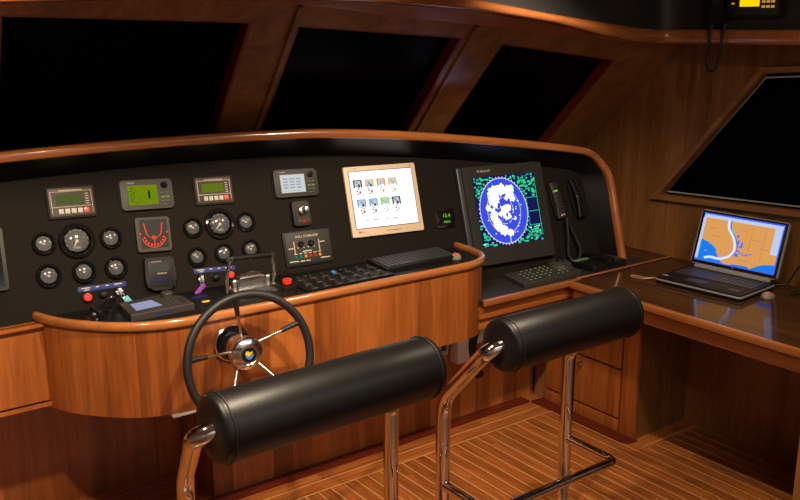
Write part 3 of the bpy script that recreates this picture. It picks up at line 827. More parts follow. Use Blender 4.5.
# cream monitor
w, h = .357, .300
e = thing('monitor', 'cream framed monitor with a bright white screen of small charts', 'monitor', mat=pf(2.214, 1.12, -.02))
link('surround', MB().box((0, 0, .002), (w*1.02, h*1.03, .006)), M['matte'], e)  # oversized black rim, contact shadow drawn round the cream housing
link('housing', MB().prism(rrect(w, h, .006), .0, .014, .002), M['beige'], e)
sw_, sh, ox, oy = .312, .242, 0, .007
link('screen_surround', MB().box((ox, oy, .0142), (sw_+.006, sh+.006, .001)), M['grey'], e, False)
sc0 = link('screen', MB().rect(ox, oy, sw_, sh, .0150), E_['white'], e, False)
ic = {'ink': MB(), 'peach': MB(), 'sky': MB(), 'orange': MB(), 'redlamp': MB(), 'teal': MB(), 'bluegrey': MB(), 'pale': MB(), 'lime': MB()}
tint = [['ink', 'peach', 'orange', 'peach'], ['sky', 'sky', 'lime', 'ink']]
sq_ = [['redlamp', 'redlamp', 'orange', 'lime'], ['redlamp', 'teal', 'pale', 'pale']]
for r_ in range(2):
    for c_ in range(4):
        x0 = ox - sw_*.39 + c_*sw_*.185 + r_*sw_*.02; y0 = oy + sh*(.21 - .345*r_)
        ic['pale'].rect(x0, y0+.018, .036, .022, .0153)
        ic[tint[r_][c_]].rect(x0-.017, y0+.016, .007, .032, .0155).rect(x0+.019, y0+.016, .007, .032, .0155).rect(x0, y0+.032, .042, .005, .0155)
        lite = (r_ == 0 and c_ >= 2) or (r_ == 1 and c_ == 2)
        for q in range(5): ic['bluegrey' if lite else 'ink'].rect(x0+rnd.uniform(-.010, .010), y0+.022-.007*q, .008, .004, .0157)
        ic[sq_[r_][c_]].rect(x0+.008, y0-.019, .010, .011, .0156)
        ic['orange' if lite else 'ink'].rect(x0-.006, y0-.014, .007, .006, .0156).rect(x0-.003, y0-.026, .008, .005, .0156)
        if not lite: ic['ink'].rect(x0+.007, y0+.007, .011, .010, .0158)
    for x, a in ((-.33, .05), (-.2, .10), (-.02, .05), (.12, .1)):
        ic['bluegrey'].rect(ox+sw_*x+r_*sw_*.02, oy+sh*(-.025-.345*r_), sw_*a, .0035, .0153)
fuse(sc0, [link('screen_icons', b, E_[k], e, False) for k, b in ic.items()])
link('logo_dot', MB().disc(-w*.40, -h*.435, .0055, .0146, 20), M['red'], e, False)
text('lettering', 'LG', .0105, M['grey'], e, -w*.355, -h*.435, .0142)
text('lettering', 'FLATRON', .006, M['grey'], e, -w*.39, h*.468, .0142, 'LEFT')
for k in range(7): link('front_button', MB().rect(-.006+.011*k, -h*.447, .007, .0035, .0144), M['grey'], e, False)
link('power_button', MB().disc(.094, -h*.447, .004, .0145, 14), M['lightgrey'], e, False)
link('sticker', MB().disc(w*.43, h*.468, .004, .0145, 14), M['red2'] if 'red2' in M else M['red'], e, False)

# small square panel display
e = thing('panel_meter', 'small square meter with green digits between the two monitors', 'display', mat=pf(2.510, 1.011, -.05))
link('bezel', MB().prism(rrect(.100, .084, .008), 0, .010, .004), M['chrome'], e)
link('face', MB().box((.004, 0, .0105), (.086, .070, .002), .001), M['blk_gloss'], e)
text('digits', '12.4', .024, E_['lime'], e, .006, .010, .0122)
text('digits', '000000', .012, E_['lime'], e, .006, -.018, .0122)

# radar monitor
w, h = .468, .455
e = thing('radar_monitor', 'large charcoal radar monitor with blue disc and green text on screen', 'monitor', mat=pf(2.860, .996, -.012))
link('housing', MB().prism(rrect(w, h, .006), -.01, .030, .004), M['blk_grey'], e)
mbz = MB(); sx, sy, sw_, sh = -.002, .014, .366, .326
mbz.prism(rrect(sw_+.03, sh+.03, .004), .030, .0308)
link('screen_surround', mbz, M['blk_grey'], e)
link('side_rail', MB().box((-w/2-.012, 0, .008), (.026, h, .030), .006), M['steel'], e)
sc0 = link('screen', MB().rect(sx, sy, sw_, sh, .0312), E_['navy'], e, False); layers = []
cx0, cy0, R0 = sx-.030, sy-.003, .158
dial_z = .0316
layers.append(link('radar_disc', MB().disc(cx0, cy0, R0*.87, dial_z, 64, R0*.97), E_['radblue'], e, False))
mk = MB()
def oval(mk, k, t, z, n=72):
    a = [(cx0+R0*.87*(k-t)*math.cos(2*PI*i/n), cy0+R0*.97*(k-t)*math.sin(2*PI*i/n), z) for i in range(n)]
    b = [(cx0+R0*.87*(k+t)*math.cos(2*PI*i/n), cy0+R0*.97*(k+t)*math.sin(2*PI*i/n), z) for i in range(n)]
    for i in range(n):
        j = (i+1) % n; mk.poly([a[i], b[i], b[j], a[j]])
oval(mk, 1.0, .012, .0320); oval(mk, .70, .010, .0320); oval(mk, .40, .010, .0320)
for i in range(48):
    a = 2*PI*i/48; mk.disc(cx0+R0*.87*1.03*math.cos(a), cy0+R0*.97*1.03*math.sin(a), .0030, .0320, 8)
mk.rect(cx0+.012, cy0-R0*.87, .005, R0*.2, .0322)
layers.append(link('range_rings', mk, E_['river'], e, False))
mk = MB()
def blob(x, y, rx, ry, n=22, j=.3, seed=0):
    rr = random.Random(seed)
    mk.poly([(x+rx*(1-j*rr.random())*math.cos(2*PI*i/n), y+ry*(1-j*rr.random())*math.sin(2*PI*i/n), .0324+seed*1e-6) for i in range(n)])
for i, (x, y, rx, ry) in enumerate(((-.045, .090, .040, .035), (.0, .098, .040, .036), (.042, .090, .036, .032), (-.052, .055, .042, .030), (.05, .058, .030, .026), (-.06, .02, .034, .028), (-.062, -.02, .026, .04), (-.05, -.06, .026, .036), (-.02, -.09, .03, .03), (.018, -.105, .024, .02),
                                    (-.012, -.005, .032, .034), (.02, .012, .028, .024), (.008, -.028, .034, .022), (.055, -.04, .012, .012), (-.09, .02, .016, .02), (.06, .1, .018, .02), (.03, .06, .02, .02))):
    blob(cx0+x, cy0+y, rx, ry, 24, .42, i+1)
for i in range(36):
    a, q = rnd.random()*2*PI, .3+.6*rnd.random(); blob(cx0+R0*.8*q*math.cos(a), cy0+R0*.9*q*math.sin(a), .004, .004, 8, .4, 40+i)
layers.append(link('echoes', mk, E_['white'], e, False))
mk = MB()
for i in range(16):
    a = rnd.random()*2*PI; q = .15+.5*rnd.random(); x, y = cx0+R0*.7*q*math.cos(a), cy0+.01+R0*.8*q*math.sin(a)
    mk.poly([(x+rnd.uniform(.003, .013)*math.cos(2*PI*k/7), y+rnd.uniform(.003, .016)*math.sin(2*PI*k/7), .0326+i*1e-6) for k in range(7)])
layers.append(link('echo_gaps', mk, E_['radblue'], e, False))
mk = MB(); mk2 = MB()
def outside(x, y): return ((x-cx0)/(R0*.87))**2 + ((y-cy0)/(R0*.97))**2 > 1.16
for i in range(900):
    x, y = sx + rnd.uniform(-.5, .5)*sw_*.97, sy + rnd.uniform(-.5, .5)*sh*.97
    if not outside(x, y): continue
    right = x > sx + sw_*.27
    if right and -.28 < (y-sy)/sh < .16: continue
    (mk if rnd.random() < .93 else mk2).rect(x, y, rnd.uniform(.005, .015), rnd.uniform(.004, .009), .0321 + i*2e-7)
for yb in (.14, -.06, -.26):
    mk.rect(sx+sw_*.40, sy+sh*yb, sw_*.20, .0022, .0323)
mk.rect(sx+sw_*.30, sy-sh*.06, .0022, sh*.42, .0323); mk.rect(sx+sw_*.485, sy-sh*.0, .0022, sh*.85, .0323)
layers += [link('screen_text', mk, E_['green'], e, False), link('screen_text', mk2, E_['river'], e, False)]
fuse(sc0, layers)
text('lettering', 'FURUNO', .016, M['print'], e, -w*.24, h*.445, .0305, 'CENTER', 1.2)

# radio handsets and their cords
for X, roll, hh, ww, lb in ((3.168, .12, .175, .055, 'black radio handset with keypad hanging next to the radar monitor'), (3.30, .125, .19, .062, 'smooth black telephone handset hanging at the right end of the dash')):
    e = thing('handset', lb, 'handset', mat=pf(X, 1.022, roll))
    link('cradle', MB().prism(rrect(ww*1.05, hh*.9, .01), 0, .012, .003), M['blk'], e)
    prof = [(0, -hh*.5), (ww*.40, -hh*.48), (ww*.44, -hh*.35), (ww*.36, -hh*.1), (ww*.36, hh*.15), (ww*.45, hh*.34), (ww*.42, hh*.48), (0, hh*.5)]
    rows = []
    for k in range(13):
        t = -1+2*k/12; y = hh*.5*t; wv = ww*(.36+.10*abs(t)**2); zz = .030 + (.006 if 'smooth' in lb else 0) - .014*t*t*0 + .010*(1-abs(t))*(1 if 'smooth' in lb else .3)
        rows.append([(-wv, y, .012), (-wv, y, zz-.006), (-wv*.6, y, zz), (wv*.6, y, zz), (wv, y, zz-.006), (wv, y, .012)])
    mbh = MB().grid(rows); mbh.poly(rows[0]); mbh.poly(rows[-1])
    link('grip', mbh, M['blk_gloss'] if 'smooth' in lb else M['blk_grey'], e, True, False, 50)
    if 'keypad' in lb:
        for r_ in range(8):
            for c_ in range(3):
                link('key', MB().box((-.013+.013*c_, hh*(.26-.095*r_), .0345), (.009, .008, .003), .001), M['grey'] if r_ else E_['lime'], e) if not (r_ == 0 and c_ == 2) else None
        link('nameplate', MB().rect(0, -hh*.42, .03, .010, .0335), M['print'], e, False)
    # cord
    if 'keypad' in lb:
        p = catmull([Vector((3.19, 2.955, .945)), Vector((3.18, 2.93, .86)), Vector((3.17, 2.91, .77)), Vector((3.20, 2.885, .74)), Vector((3.24, 2.90, .79)), Vector((3.22, 2.94, .88)), Vector((3.195, 2.955, .945))], 8)
        coil = [q_ + Vector((.006*math.cos(i*1.6), .002, .006*math.sin(i*1.6))) for i, q_ in enumerate(catmull(p, 3))]
        link('cord', MB().tube(p, .007, 8), M['leather_seam'], e, True, True)

# ------------------------------------------------------------------ labels, buttons, keys below the gauges
for X, Z, w, roll, lb in ((.98, .946, .172, -.03, 'blue label strip under the left gauge cluster'), (1.411, .942, .168, -.06, 'blue label strip under the right gauge cluster')):
    e = thing('label_strip', lb, 'label', mat=pf(X, Z, roll), group='blue label strips under the gauges')
    st0 = link('strip', MB().box((0, 0, .001), (w, .018, .002), .0005), M['blue'], e)
    mk = MB()
    for x, a in ((-.34, .18), (-.33, .1), (-.1, .06), (.10, .06), (.33, .16)): mk.rect(w*x, .003 if a != .1 else -.004, w*a, .0032, .0023)
    fuse(st0, [link('print', mk, M['print'], e, False)])
def button(X, Z, r, mat, lb):
    e = thing('push_button', lb, 'button', mat=pf(X, Z), group='round push buttons below the gauges')
    link('collar', MB().lathe([(r*1.25, 0), (r*1.25, .006), (r*1.05, .008), (r*1.0, .004), (0, .004)], 24), M['blk'], e)
    link('cap', MB().lathe([(r*.95, .004), (r*.95, .013), (r*.8, .016), (0, .017)], 24), mat, e)
button(.921, .919, .0155, M['red'], 'red push button under the left blue label strip')
button(.978, .922, .0135, M['blk_gloss'], 'black push button under the left blue label strip')
button(1.407, .915, .0140, M['blk_gloss'], 'black push button under the right blue label strip')
button(1.468, .913, .0145, M['red'], 'red push button behind the left throttle lever')
def ignition(X, Z, mat, dx, dy, lb):
    e = thing('ignition_key', lb, 'key', mat=pf(X, Z), group='ignition keys with tags')
    link('lock', MB().lathe([(.018, 0), (.018, .005), (.014, .010), (.008, .011), (0, .011)], 24), M['chrome'], e)
    link('key', MB().box((0, -.001, .018), (.010, .022, .003), .001), M['silver'], e)
    link('ring', MB().tube([(.006*math.cos(2*PI*i/16)+dx*.15, -.018+.008*math.sin(2*PI*i/16), .021) for i in range(16)], .0011, 6, True), M['silver'], e)
    a = math.atan2(dy, dx); Lg = math.hypot(dx, dy)
    rot = Matrix.Rotation(a, 4, 'Z')
    link('tag', MB().box((dx*.62, -.018+dy*.62, .042), (Lg*.95, .022 if mat == M['teal'] else .017, .004), .002, rot), mat, e)
ignition(1.036, .921, M['teal'], .026, -.042, 'silver ignition key with teal tag, left gauge cluster')
ignition(1.350, .916, M['purple'], -.042, -.034, 'silver ignition key with purple tag, right gauge cluster')

# ------------------------------------------------------------------ things on the pod deck (top at z = .880)
ZD = .8803
# throttle
th = thing('throttle_control', 'chrome twin throttle with black grips on the pod behind the wheel', 'throttle', (1.49, 2.985, ZD))
link('base', MB().prism([(-.085, -.06), (.10, -.05), (.095, .035), (-.08, .03)], 0, .014, .004), M['satin'], th)
link('quadrant', MB().prism([(-.055, -.035), (.06, -.03), (.06, .02), (-.055, .015)], .012, .052, .008).prism([(-.042, -.022), (.048, -.018), (.048, .012), (-.042, .008)], .045, .066, .006), M['satin'], th)
for x in (-.066, .074):
    mbp = MB().cyl((x, -.02, .010), (x, -.02, .040), .012, 18).sphere((x, -.02, .04), .013)
    link('pivot', mbp, M['silver'], th)
for s, (x, xt) in ((-1, (-.104, -.104)), (1, (.090, .082))):
    lv = link('lever', MB().tube(round_path([(x, -.035, .010), (x+s*.004, -.045, .07), (xt, -.075 if s < 0 else -.04, .148 if s < 0 else .128)], [.03], 8), [.0075]*11, 12), M['satin'], th)
    mb2 = MB(); y_ = -.077 if s < 0 else -.042; end = (xt-s*.098, (-.077-.042)/2, .150)
    p0, p1 = Vector((xt+s*.008, y_, .148 if s < 0 else .128)), Vector((-.012 if s < 0 else -.010, -.060, .138))
    mb2.cyl(p0.lerp(p1, .12), p1, .0112, 16)
    link('grip', mb2, M['blk'], lv)
    link('end_cap', MB().cyl(p0, p0.lerp(p1, .14), .0122, 16), M['satin'], lv)
# remote controller
r_ = Matrix((( .995, -.10, 0, 0), (.10, .995, 0, 0), (0, 0, 1, 0), (0, 0, 0, 1)))
rc_ = thing('remote_controller', 'grey remote control unit with lit screen and knob on the pod', 'control unit', mat=Matrix.Translation((1.105, 2.945, ZD)) @ Matrix.Rotation(.02, 4, 'Z'))
link('housing', MB().prism([(-.118, -.085), (.112, -.085), (.118, .02), (.08, .085), (-.10, .075)], 0, .024, .006), M['grey'], rc_)
link('screen', MB().poly([(-.085, -.05, .0246), (.012, -.045, .0246), (.004, .04, .0246), (-.075, .035, .0246)]), E_['bluegrey'], rc_, False)
link('knob', MB().lathe([(.022, .024), (.022, .040), (.019, .044), (0, .044)], 28, Matrix.Translation((.065, .04, 0))), M['grey'], rc_)
for i in range(3):
    for j in range(3): link('button', MB().box((.030+.017*i, -.05+.024*j, .0255), (.010, .010, .004), .001), M['key'], rc_)
for j in range(2): link('button', MB().box((.09, -.05+.03*j, .0255), (.014, .010, .004), .001), M['blk_grey'], rc_)
link('sticker', MB().poly([(-.03, -.0853, .008), (.03, -.0853, .008), (.03, -.0853, .014), (-.03, -.0853, .014)]), M['blue'], rc_, False)
# microphone with coiled cord
mic = thing('microphone', 'black microphone with coiled cord beside the grey remote controller', 'microphone', (.93, 2.975, ZD))
link('body', MB().prism(rrect(.06, .085, .015), 0, .034, .008), M['blk'], mic)
mkc = []
for i in range(150):
    t = i/149; a = i*.75; base = Vector((-.005+.045*math.sin(t*5), -.02+.06*t*math.cos(t*4), .042+.02*math.sin(t*6)))
    mkc.append(base + Vector((.008*math.cos(a), 0, .008*math.sin(a))))
link('coiled_cord', MB().tube(mkc, .0026, 6), M['blk_gloss'], mic)
# small labels on deck
tag(link('sticker', MB().lathe([(0, 0), (.016, 0), (.016, .001), (0, .0012)], 24, Matrix.Translation((1.29, 2.925, ZD)) @ Matrix.Diagonal((1, .6, 1, 1))), M['yellow']), 'yellow oval sticker on the black pod deck left of the throttle', 'sticker')
tag(link('sticker', MB().box((1.295, 2.99, ZD+.0006), (.06, .012, .0012)), M['blue']), 'thin blue sticker on the pod deck behind the yellow one', 'sticker')
# emergency button
e = thing('emergency_button', 'large red button right of the throttle on the pod deck', 'button', (1.615, 2.905, ZD))
link('base', MB().prism(rrect(.055, .07, .008), 0, .012, .003), M['blk'], e)
link('cap', MB().lathe([(.011, .012), (.012, .016), (.017, .018), (.018, .032), (.015, .035), (0, .036)], 28), M['red'], e)
# switch panel
sp = thing('switch_panel', 'black switch panel with rows of labelled toggles between red button and keyboard', 'switch panel', (1.845, 2.90, ZD))
pl0 = link('plate', MB().box((.0, .0, .004), (.40, .20, .008), .002), M['deck'], sp)
mk = MB(); k = 0
for i in range(3):
    for j in range(7):
        x, y = -.165+.055*j + .006*i, -.065+.062*i
        s = link('switch', MB().box((x, y, .010), (.016, .022, .006), .002).box((x, y+.004, .0135), (.012, .009, .004), .001), M['bluecap'] if (i == 2 and j == 3) else M['blk_grey'], sp)
        if i == 2 and j == 3: s['label'] = 'blue switch'
        mk.rect(x+.003, y-.021, .026, .006, .0083)
        if (i+j) % 3 == 0: mk.rect(x-.004, y+.021, .018, .004, .0083)
fuse(pl0, [link('switch_labels', mk, M['dimprint'], sp, False)])
# keyboard
def keyboard(name, label, Mx, w, d, rows_, cols, kmat, body, hgt=.016):
    kb = thing(name, label, 'keyboard', mat=Mx)
    link('housing', MB().prism(rrect(w, d, .006), 0, hgt, .003), body, kb)
    kw, kd = (w*.94)/cols, (d*.82)/rows_
    me = None
    for i in range(rows_):
        for j in range(cols):
            if i == 0 and 3 <= j < 8 and cols >= 12:
                if j > 3: continue
                o = link('key', MB().box((-w*.47+kw*(5.5), -d*.41+kd*.5, hgt+.002), (kw*4.8, kd*.8, .005), .001), kmat, kb); continue
            if me is None:
                o = link('key', MB().box((0, 0, 0), (kw*.8, kd*.78, .005), .0012), kmat, kb); me = o.data
            else:
                o = bpy.data.objects.new('key', me); C.objects.link(o); o.parent = kb
            o.location = (-w*.47+kw*(j+.5), -d*.41+kd*(i+.5), hgt+.002)
    return kb
keyboard('keyboard', 'black computer keyboard lying on the pod deck below the cream monitor', Matrix.Translation((2.232, 2.925, ZD+.006)) @ Matrix.Rotation(.07, 4, 'X'), .375, .150, 6, 16, M['key'], M['blk'])
def mouse(label, loc, ang, mat, group=None, lit=True):
    m = thing('mouse', label, 'mouse', mat=Matrix.Translation(loc) @ Matrix.Rotation(ang, 4, 'Z') @ Matrix.Scale(.78, 4), group=group)
    rows = []
    for i in range(11):
        t = -1+2*i/10; wv = .030*math.sqrt(max(0, 1-abs(t)**3.2))+.0008; hv = .030*(1-.55*t*t)*(1 - .2*t); r = []
        for k in range(9):
            a = PI*k/8; r.append((-wv*math.cos(a), .048*t, .001+hv*math.sin(a)**.7))
        rows.append(r)
    mbm = MB().grid(rows); mbm.poly(rows[0]); mbm.poly(rows[-1])
    link('shell', mbm, mat, m, True, False, 60)
    link('scroll_wheel', MB().lathe([(0, -.003), (.008, -.003), (.009, 0), (.008, .003), (0, .003)], 18, Matrix.Translation((0, .024, .023)) @ Matrix.Rotation(PI/2, 4, 'Y')), M['blk'], m)
    link('light_window', MB().sphere((0, -.012, .0275), .011, (1, 1.3, .45), 14), E_['red'], m)
mouse('pale mouse with red light on the pod deck at its right end', (2.418, 2.868, ZD), -.5, M['mousegrey'])

# small equipment on the base panel below the pod's right end
e = thing('wall_phone', 'grey wall phone with keypad under the right end of the pod', 'phone', (2.512, 3.079, .44))
link('housing', MB().box((-.008, -.022, 0), (.062, .044, .15), .012, Matrix.Rotation(.12, 4, 'Y')), M['lightgrey'], e)
link('keypad', MB().box((-.014, -.046, -.025), (.03, .005, .05), .002, Matrix.Rotation(.12, 4, 'Y')), M['grey'], e)
link('screen', MB().box((-.002, -.046, .035), (.032, .004, .03), .002, Matrix.Rotation(.12, 4, 'Y')), M['blk'], e)
e = thing('junction_box', 'white box with a purple label between the wall phone and the black hose', 'box', (2.62, 3.079, .42))
link('housing', MB().box((0, -.03, .0), (.10, .06, .22), .006), M['white'], e)
link('label', MB().box((.014, -.0605, .075), (.055, .002, .03)), M['purple'], e, False)
link('label_field', MB().box((.016, -.062, .073), (.045, .002, .018)), M['white'], e, False)
e = thing('socket_cover', 'pale round cover beside a black hose under the ledge', 'cover', (2.745, 3.079, .46))
link('plate', MB().lathe([(.085, 0), (.085, .012), (.075, .018), (0, .018)], 32, Matrix.Rotation(PI/2, 4, 'X') @ Matrix.Diagonal((.8, 1.1, 1, 1))), M['white'], e)
tag(link('hose', MB().tube(catmull([(2.76, 3.035, .62), (2.71, 3.03, .52), (2.665, 3.025, .43), (2.66, 3.03, .36), (2.69, 3.035, .28), (2.72, 3.04, .22)], 6), .026, 12), M['blk']), 'black hose hanging down the base panel beside the pale cover', 'hose')
tag(link('courtesy_light', MB().box((1.105, 2.742, .5605), (.085, .03, .008), .002), M['lightgrey']), 'thin pale light fitting under the front edge of the pod', 'light')

# ------------------------------------------------------------------ things on the ledge (z = .719)
ZL = .7193
RK = Matrix.Translation((2.94, 2.842, ZL)) @ Matrix.Rotation(.02, 4, 'Z')
rk = thing('radar_keypad', 'grey radar keyboard with lit keys and a trackball on the ledge', 'keyboard', mat=RK)
link('housing', MB().prism([(-.225, -.088), (.155, -.085), (.21, .075), (-.175, .090)], 0, .020, .005), M['grey'], rk)
for i in range(5):
    for j in range(9):
        if j > 6 and i > 2: continue
        kk = link('key', MB().box((-.155+.030*j+.009*i, -.062+.031*i, .0215), (.020, .019, .005), .001), M['key'], rk)
        if rnd.random() < .8: link('key_legend', MB().rect(-.155+.030*j+.009*i, -.062+.031*i, .011, .007, .0242), E_['keygreen'], kk, False)
tb = link('trackball_mount', MB().lathe([(.066, .018), (.058, .038), (.036, .052), (.022, .050), (0, .048)], 32, Matrix.Translation((.125, .025, 0))), M['grey'], rk)
link('trackball', MB().sphere((.125, .025, .050), .021, (1, 1, .8)), M['blk_gloss'], tb)
ph = thing('desk_phone', 'black desk telephone with green display on the ledge right end', 'phone', mat=Matrix.Translation((3.285, 2.822, ZL)) @ Matrix.Rotation(.02, 4, 'Z'))
mbp = MB(); 
mbp.prism(rrect(.24, .155, .012), 0, .030, .006)
link('housing', mbp, M['blk'], ph)
link('keypad_plate', MB().box((.045, -.01, .031), (.13, .10, .004), .001), M['blk_grey'], ph)
for i in range(4):
    for j in range(6): link('key', MB().box((-.005+.020*j, -.045+.018*i, .0345), (.013, .010, .004), .001), M['key'], ph)
link('screen', MB().box((.02, .058, .032), (.11, .022, .004), .001), E_['dimgreen'], ph)
link('receiver', MB().prism(rrect(.055, .175, .02), .030, .052, .010), M['blk_gloss'], ph)
ph.children[-1].location = (-.088, -.012, 0)

# ------------------------------------------------------------------ laptop on the desk
ZK = .7183
LM = Matrix(((0, 1, 0, 3.285), (-1, 0, 0, 2.265), (0, 0, 1, ZK), (0, 0, 0, 1))) @ Matrix.Rotation(.085, 4, 'Z')
lp = thing('laptop', 'open black laptop with orange and blue sea chart on the desk', 'laptop', mat=LM)
lw, ld = .412, .305
bs = link('base', MB().prism([(p[0], p[1]+ld/2) for p in rrect(lw, ld, .015)], .006, .030, .004), M['blk'], lp)
link('edge_band', MB().sweep([(p[0], p[1]+ld/2, .019) for p in rrect(lw+.002, ld+.002, .016)], [(.0025*a, .0035*b) for a, b in ((1, 1), (-1, 1), (-1, -1), (1, -1))], True), M['palesilver'], lp)
for fx, fy in ((-.16, .04), (.16, .04), (-.16, .27), (.16, .27)): link('foot_pad', MB().box((fx, fy, .003), (.04, .03, .007)), M['matte'], lp)
mk = MB()
for i in range(6):
    for j in range(17): mk.box((-.176+.022*j, .135+.021*i, .0315), (.018, .017, .004), .001)
link('keyboard', mk, M['key'], lp)
link('touchpad', MB().box((-.04, .062, .0305), (.095, .055, .002), .0006), M['grey'], lp)
link('sticker', MB().rect(.145, .06, .05, .022, .0306), M['bronze'], lp, False)
link('sticker', MB().rect(-.185, .05, .03, .012, .0306), M['lightgrey'], lp, False)
link('hinge', MB().box((0, ld-.008, .034), (.37, .022, .016), .005), M['palesilver'], lp)
S = Matrix.Translation((0, ld-.004, .036)) @ Matrix.Rotation(PI/2 - math.radians(17), 4, 'X')
def sc(mb): mb.bm.transform(S); return mb
link('lid', sc(MB().prism([(p[0], p[1]+.135) for p in rrect(.424, .258, .014)], -.010, .004, .002)), M['palesilver'], lp)
link('screen_bezel', sc(MB().box((0, .135, .0044), (.416, .250, .002), .0008)), M['blk'], lp)
cw, ch, cy = .390, .226, .138
def q2(mb, pts, z): mb.poly([(-cw/2+cw*a, cy-ch/2+ch*b, z) for a, b in pts]); return mb
scr = link('screen', sc(q2(MB(), [(0, 0), (1, 0), (1, 1), (0, 1)], .0058)), E_['frame'], lp, False)
lay = []
lay.append(link('chart_land', sc(q2(MB(), [(.035, .02), (.985, .02), (.985, .90), (.035, .90)], .0061)), E_['land'], lp, False))
lay.append(link('toolbar', sc(q2(q2(q2(MB(), [(.01, .90), (.99, .90), (.99, .97), (.01, .97)], .0063), [(.0, .04), (.035, .04), (.035, .90), (.0, .90)], .0063), [(.90, .38), (.985, .38), (.985, .90), (.90, .90)], .0063)), E_['toolbar'], lp, False))
wt_ = MB()
q2(wt_, [(.035, .02), (.36, .02), (.30, .12), (.27, .20), (.24, .30), (.17, .38), (.10, .42), (.035, .45)], .0064)
q2(wt_, [(.70, .02), (.985, .02), (.985, .19), (.86, .16), (.78, .10)], .0064)
q2(wt_, [(.45, .02), (.70, .02), (.66, .06), (.5, .05)], .0064)
for i, (a, b, dx, dy) in enumerate(((.50, .50, .012, .05), (.53, .42, .03, .012), (.52, .33, .02, .014), (.56, .30, .03, .010), (.60, .27, .03, .010), (.64, .29, .025, .010), (.68, .31, .02, .010), (.55, .46, .012, .06), (.48, .62, .012, .03), (.51, .24, .02, .03))):
    q2(wt_, [(a-dx, b-dy), (a+dx, b-dy), (a+dx, b+dy), (a-dx, b+dy)], .0066+i*1e-6)
lay.append(link('chart_water', sc(wt_), E_['water'], lp, False))
def ribbon(pts, wd, z):
    mb = MB(); P_ = catmull([(a, b, 0) for a, b in pts], 6)
    for (p, q_) in zip(P_, P_[1:]):
        d = (q_-p).normalized(); n_ = Vector((-d.y*ch/cw*1.0, d.x, 0))*wd
        q2(mb, [(p.x-n_.x, p.y-n_.y), (q_.x-n_.x, q_.y-n_.y), (q_.x+n_.x, q_.y+n_.y), (p.x+n_.x, p.y+n_.y)], z)
    return mb
rv = [(.335, .92), (.335, .82), (.36, .72), (.42, .60), (.46, .46), (.47, .32), (.43, .20), (.36, .13), (.28, .10), (.20, .11), (.12, .07)]
lay.append(link('chart_river', sc(ribbon(rv, .026, .0070)), E_['river'], lp, False))
lay.append(link('chart_channel', sc(ribbon([(a+.030, b) for a, b in rv[:7]], .010, .0069)), E_['frame'], lp, False))
gr = MB()
for a in (.64, .8): q2(gr, [(a-.002, .2), (a+.002, .2), (a+.002, .88), (a-.002, .88)], .0063)
for a, b in ((.15, .7), (.55, .75), (.7, .6), (.6, .15), (.2, .55), (.82, .45)): q2(gr, [(a-.05, b-.004), (a+.05, b-.004), (a+.05, b+.004), (a-.05, b+.004)], .0063)
lay.append(link('chart_lines', sc(gr), E_['grid'], lp, False))
pk = MB()
for a, b in ((.12, .22), (.22, .33), (.16, .38), (.27, .22), (.30, .74), (.31, .16), (.36, .35), (.40, .12)): q2(pk, [(a-.012, b-.012), (a+.012, b-.012), (a+.012, b+.012), (a-.012, b+.012)], .0068)
q2(pk, [(.765, .4), (.769, .4), (.775, .85), (.771, .85)], .0068)
lay.append(link('chart_marks', sc(pk), E_['pink'], lp, False))
lay.append(link('chart_boat', sc(q2(MB(), [(.395, .66), (.43, .68), (.43, .73), (.40, .73)], .0072)), E_['green'], lp, False))
fuse(scr, lay)
text_o = text('lettering', 'hp', .010, M['lightgrey'], lp, 0, .018, .0056); text_o.data.transform(S)
mouse('small pale mouse with red light on the desk right of the laptop', (3.47, 2.035, ZK), -1.5, M['mousegrey'])
tag(link('cable', MB().tube(catmull([(3.30, 2.49, ZK+.012), (3.285, 2.53, ZK+.006), (3.275, 2.59, ZK+.004), (3.262, 2.602, ZK+.004), (3.25, 2.585, ZK+.004), (3.262, 2.53, ZK+.005), (3.29, 2.497, ZK+.012)], 8), .0033, 8), M['tan']), 'thin tan cable looped on the desk left of the laptop', 'cable')
tag(link('cable', MB().tube(catmull([(3.61, 2.085, ZK+.02), (3.64, 2.05, ZK+.03), (3.66, 2.02, ZK+.10), (3.66, 1.99, ZK+.12), (3.655, 1.975, ZK+.05), (3.62, 2.0, ZK+.008), (3.58, 1.99, ZK+.006), (3.66, 1.94, ZK+.006)], 8), .004, 8), M['blk']), 'black cable coiled behind the right side of the laptop', 'cable')

# ------------------------------------------------------------------ radio and handset on the overhead console
OM = Matrix(((0, 0, -1, 3.502), (-1, 0, 0, 2.240), (0, 1, 0, 1.944), (0, 0, 0, 1)))
ra = thing('marine_radio', 'black marine radio with yellow screen on the overhead console', 'radio', mat=OM)
link('housing', MB().prism(rrect(.26, .12, .010), -.045, .022, .005), M['blk'], ra)
link('faceplate', MB().box((0, 0, .0225), (.235, .100, .003), .001), M['blk_grey'], ra)
link('screen', MB().rect(-.015, .017, .092, .068, .0245), E_['yellow'], ra, False)
for i in range(4):
    for j in range(3): link('key', MB().box((.050+.021*j, .042-.020*i, .025), (.015, .010, .004), .001), E_['key'], ra)
for i in range(3): link('key', MB().box((-.092, .040-.022*i, .025), (.012, .008, .004), .001), E_['key'], ra)
link('knob', MB().lathe([(.012, .023), (.011, .036), (0, .037)], 20, Matrix.Translation((-.09, -.038, 0))), M['blk'], ra)
hm = thing('handset', 'black handset with hanging looped cord left of the overhead radio', 'handset', mat=Matrix(((0, 0, -1, 3.498), (-1, 0, 0, 2.405), (0, 1, 0, 1.93), (0, 0, 0, 1))))
link('grip', MB().prism(rrect(.062, .15, .016), -.04, .038, .010), M['blk'], hm)
link('speaker_grille', MB().disc(0, .02, .02, .0386, 20), M['blk_grey'], hm, False)
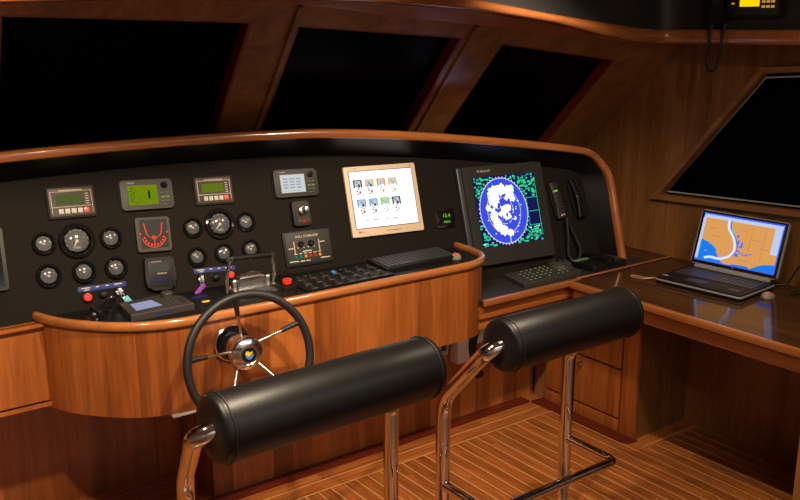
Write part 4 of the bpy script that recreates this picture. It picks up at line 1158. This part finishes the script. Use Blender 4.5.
cp = catmull([(3.47, 2.42, 1.87), (3.465, 2.425, 1.80), (3.468, 2.424, 1.76), (3.472, 2.438, 1.72), (3.472, 2.432, 1.675), (3.472, 2.41, 1.657), (3.472, 2.385, 1.675), (3.472, 2.372, 1.74), (3.472, 2.368, 1.80), (3.478, 2.36, 1.86)], 10)
link('cord', MB().tube(cp, .0065, 8), M['leather_seam'], hm, True, True)

# ------------------------------------------------------------------ light: ceiling downlights, added fill lights, night outside
def spot(loc, target, power, col, size=70, blend=.6, rad=.04):
    l = bpy.data.lights.new('downlight', 'SPOT'); l.energy = power; l.color = col; l.spot_size = math.radians(size); l.spot_blend = blend; l.shadow_soft_size = rad
    o = bpy.data.objects.new('downlight', l); C.objects.link(o); o.location = loc
    o.rotation_euler = (Vector(target)-Vector(loc)).to_track_quat('-Z', 'Y').to_euler(); return o
WARM = (1., .80, .58)
spot((1.2, 1.75, 2.2), (1.25, 2.62, .6), 128, WARM, 100)
spot((2.35, 1.75, 2.2), (2.4, 2.62, .6), 96, WARM, 100)
spot((.35, 1.75, 2.2), (.5, 2.7, .6), 128, WARM, 100)
spot((2.55, 1.25, 2.2), (3.72, 2.55, 1.25), 14, WARM, 75)
spot((2.9, 1.3, 2.2), (3.3, 2.1, .6), 20, WARM, 80)
def area(loc, sx, sy, power, col, tgt=None):
    al = bpy.data.lights.new('fill_light', 'AREA'); al.shape = 'RECTANGLE'; al.size = sx; al.size_y = sy; al.energy = power; al.color = col
    ao = bpy.data.objects.new('fill_light', al); C.objects.link(ao); ao.location = loc
    if tgt: ao.rotation_euler = (Vector(tgt)-Vector(loc)).to_track_quat('-Z', 'Y').to_euler()
area((2.0, -.3, 2.2), 2.8, .2, 20, (.92, .95, 1.))  # added cool strip, stretched wide for the sheen along the bolsters
area((1.25, -1.55, 2.15), 3.0, .2, 26, (1., .95, .88), (1.25, -2.15, 1.2))  # added, brightens the unseen aft wall so the chrome reflects something pale

wd = bpy.data.worlds.new('night'); bpy.context.scene.world = wd; wd.use_nodes = True
wd.node_tree.nodes['Background'].inputs[0].default_value = (.0004, .0005, .0008, 1)

# ------------------------------------------------------------------ camera
cam = bpy.data.cameras.new('camera'); cam.sensor_width = 36; cam.lens = 40.5; cam.clip_start = .02
co = bpy.data.objects.new('camera', cam); C.objects.link(co); co.location = (0, 0, 1.85)
co.rotation_euler = (math.radians(76), 0, math.radians(-36.5))
sc_ = bpy.context.scene; sc_.camera = co
sc_.view_settings.view_transform = 'Standard'; sc_.view_settings.look = 'None'; sc_.view_settings.gamma = 1; sc_.view_settings.use_curve_mapping = False
sc_.view_settings.exposure = 0.0
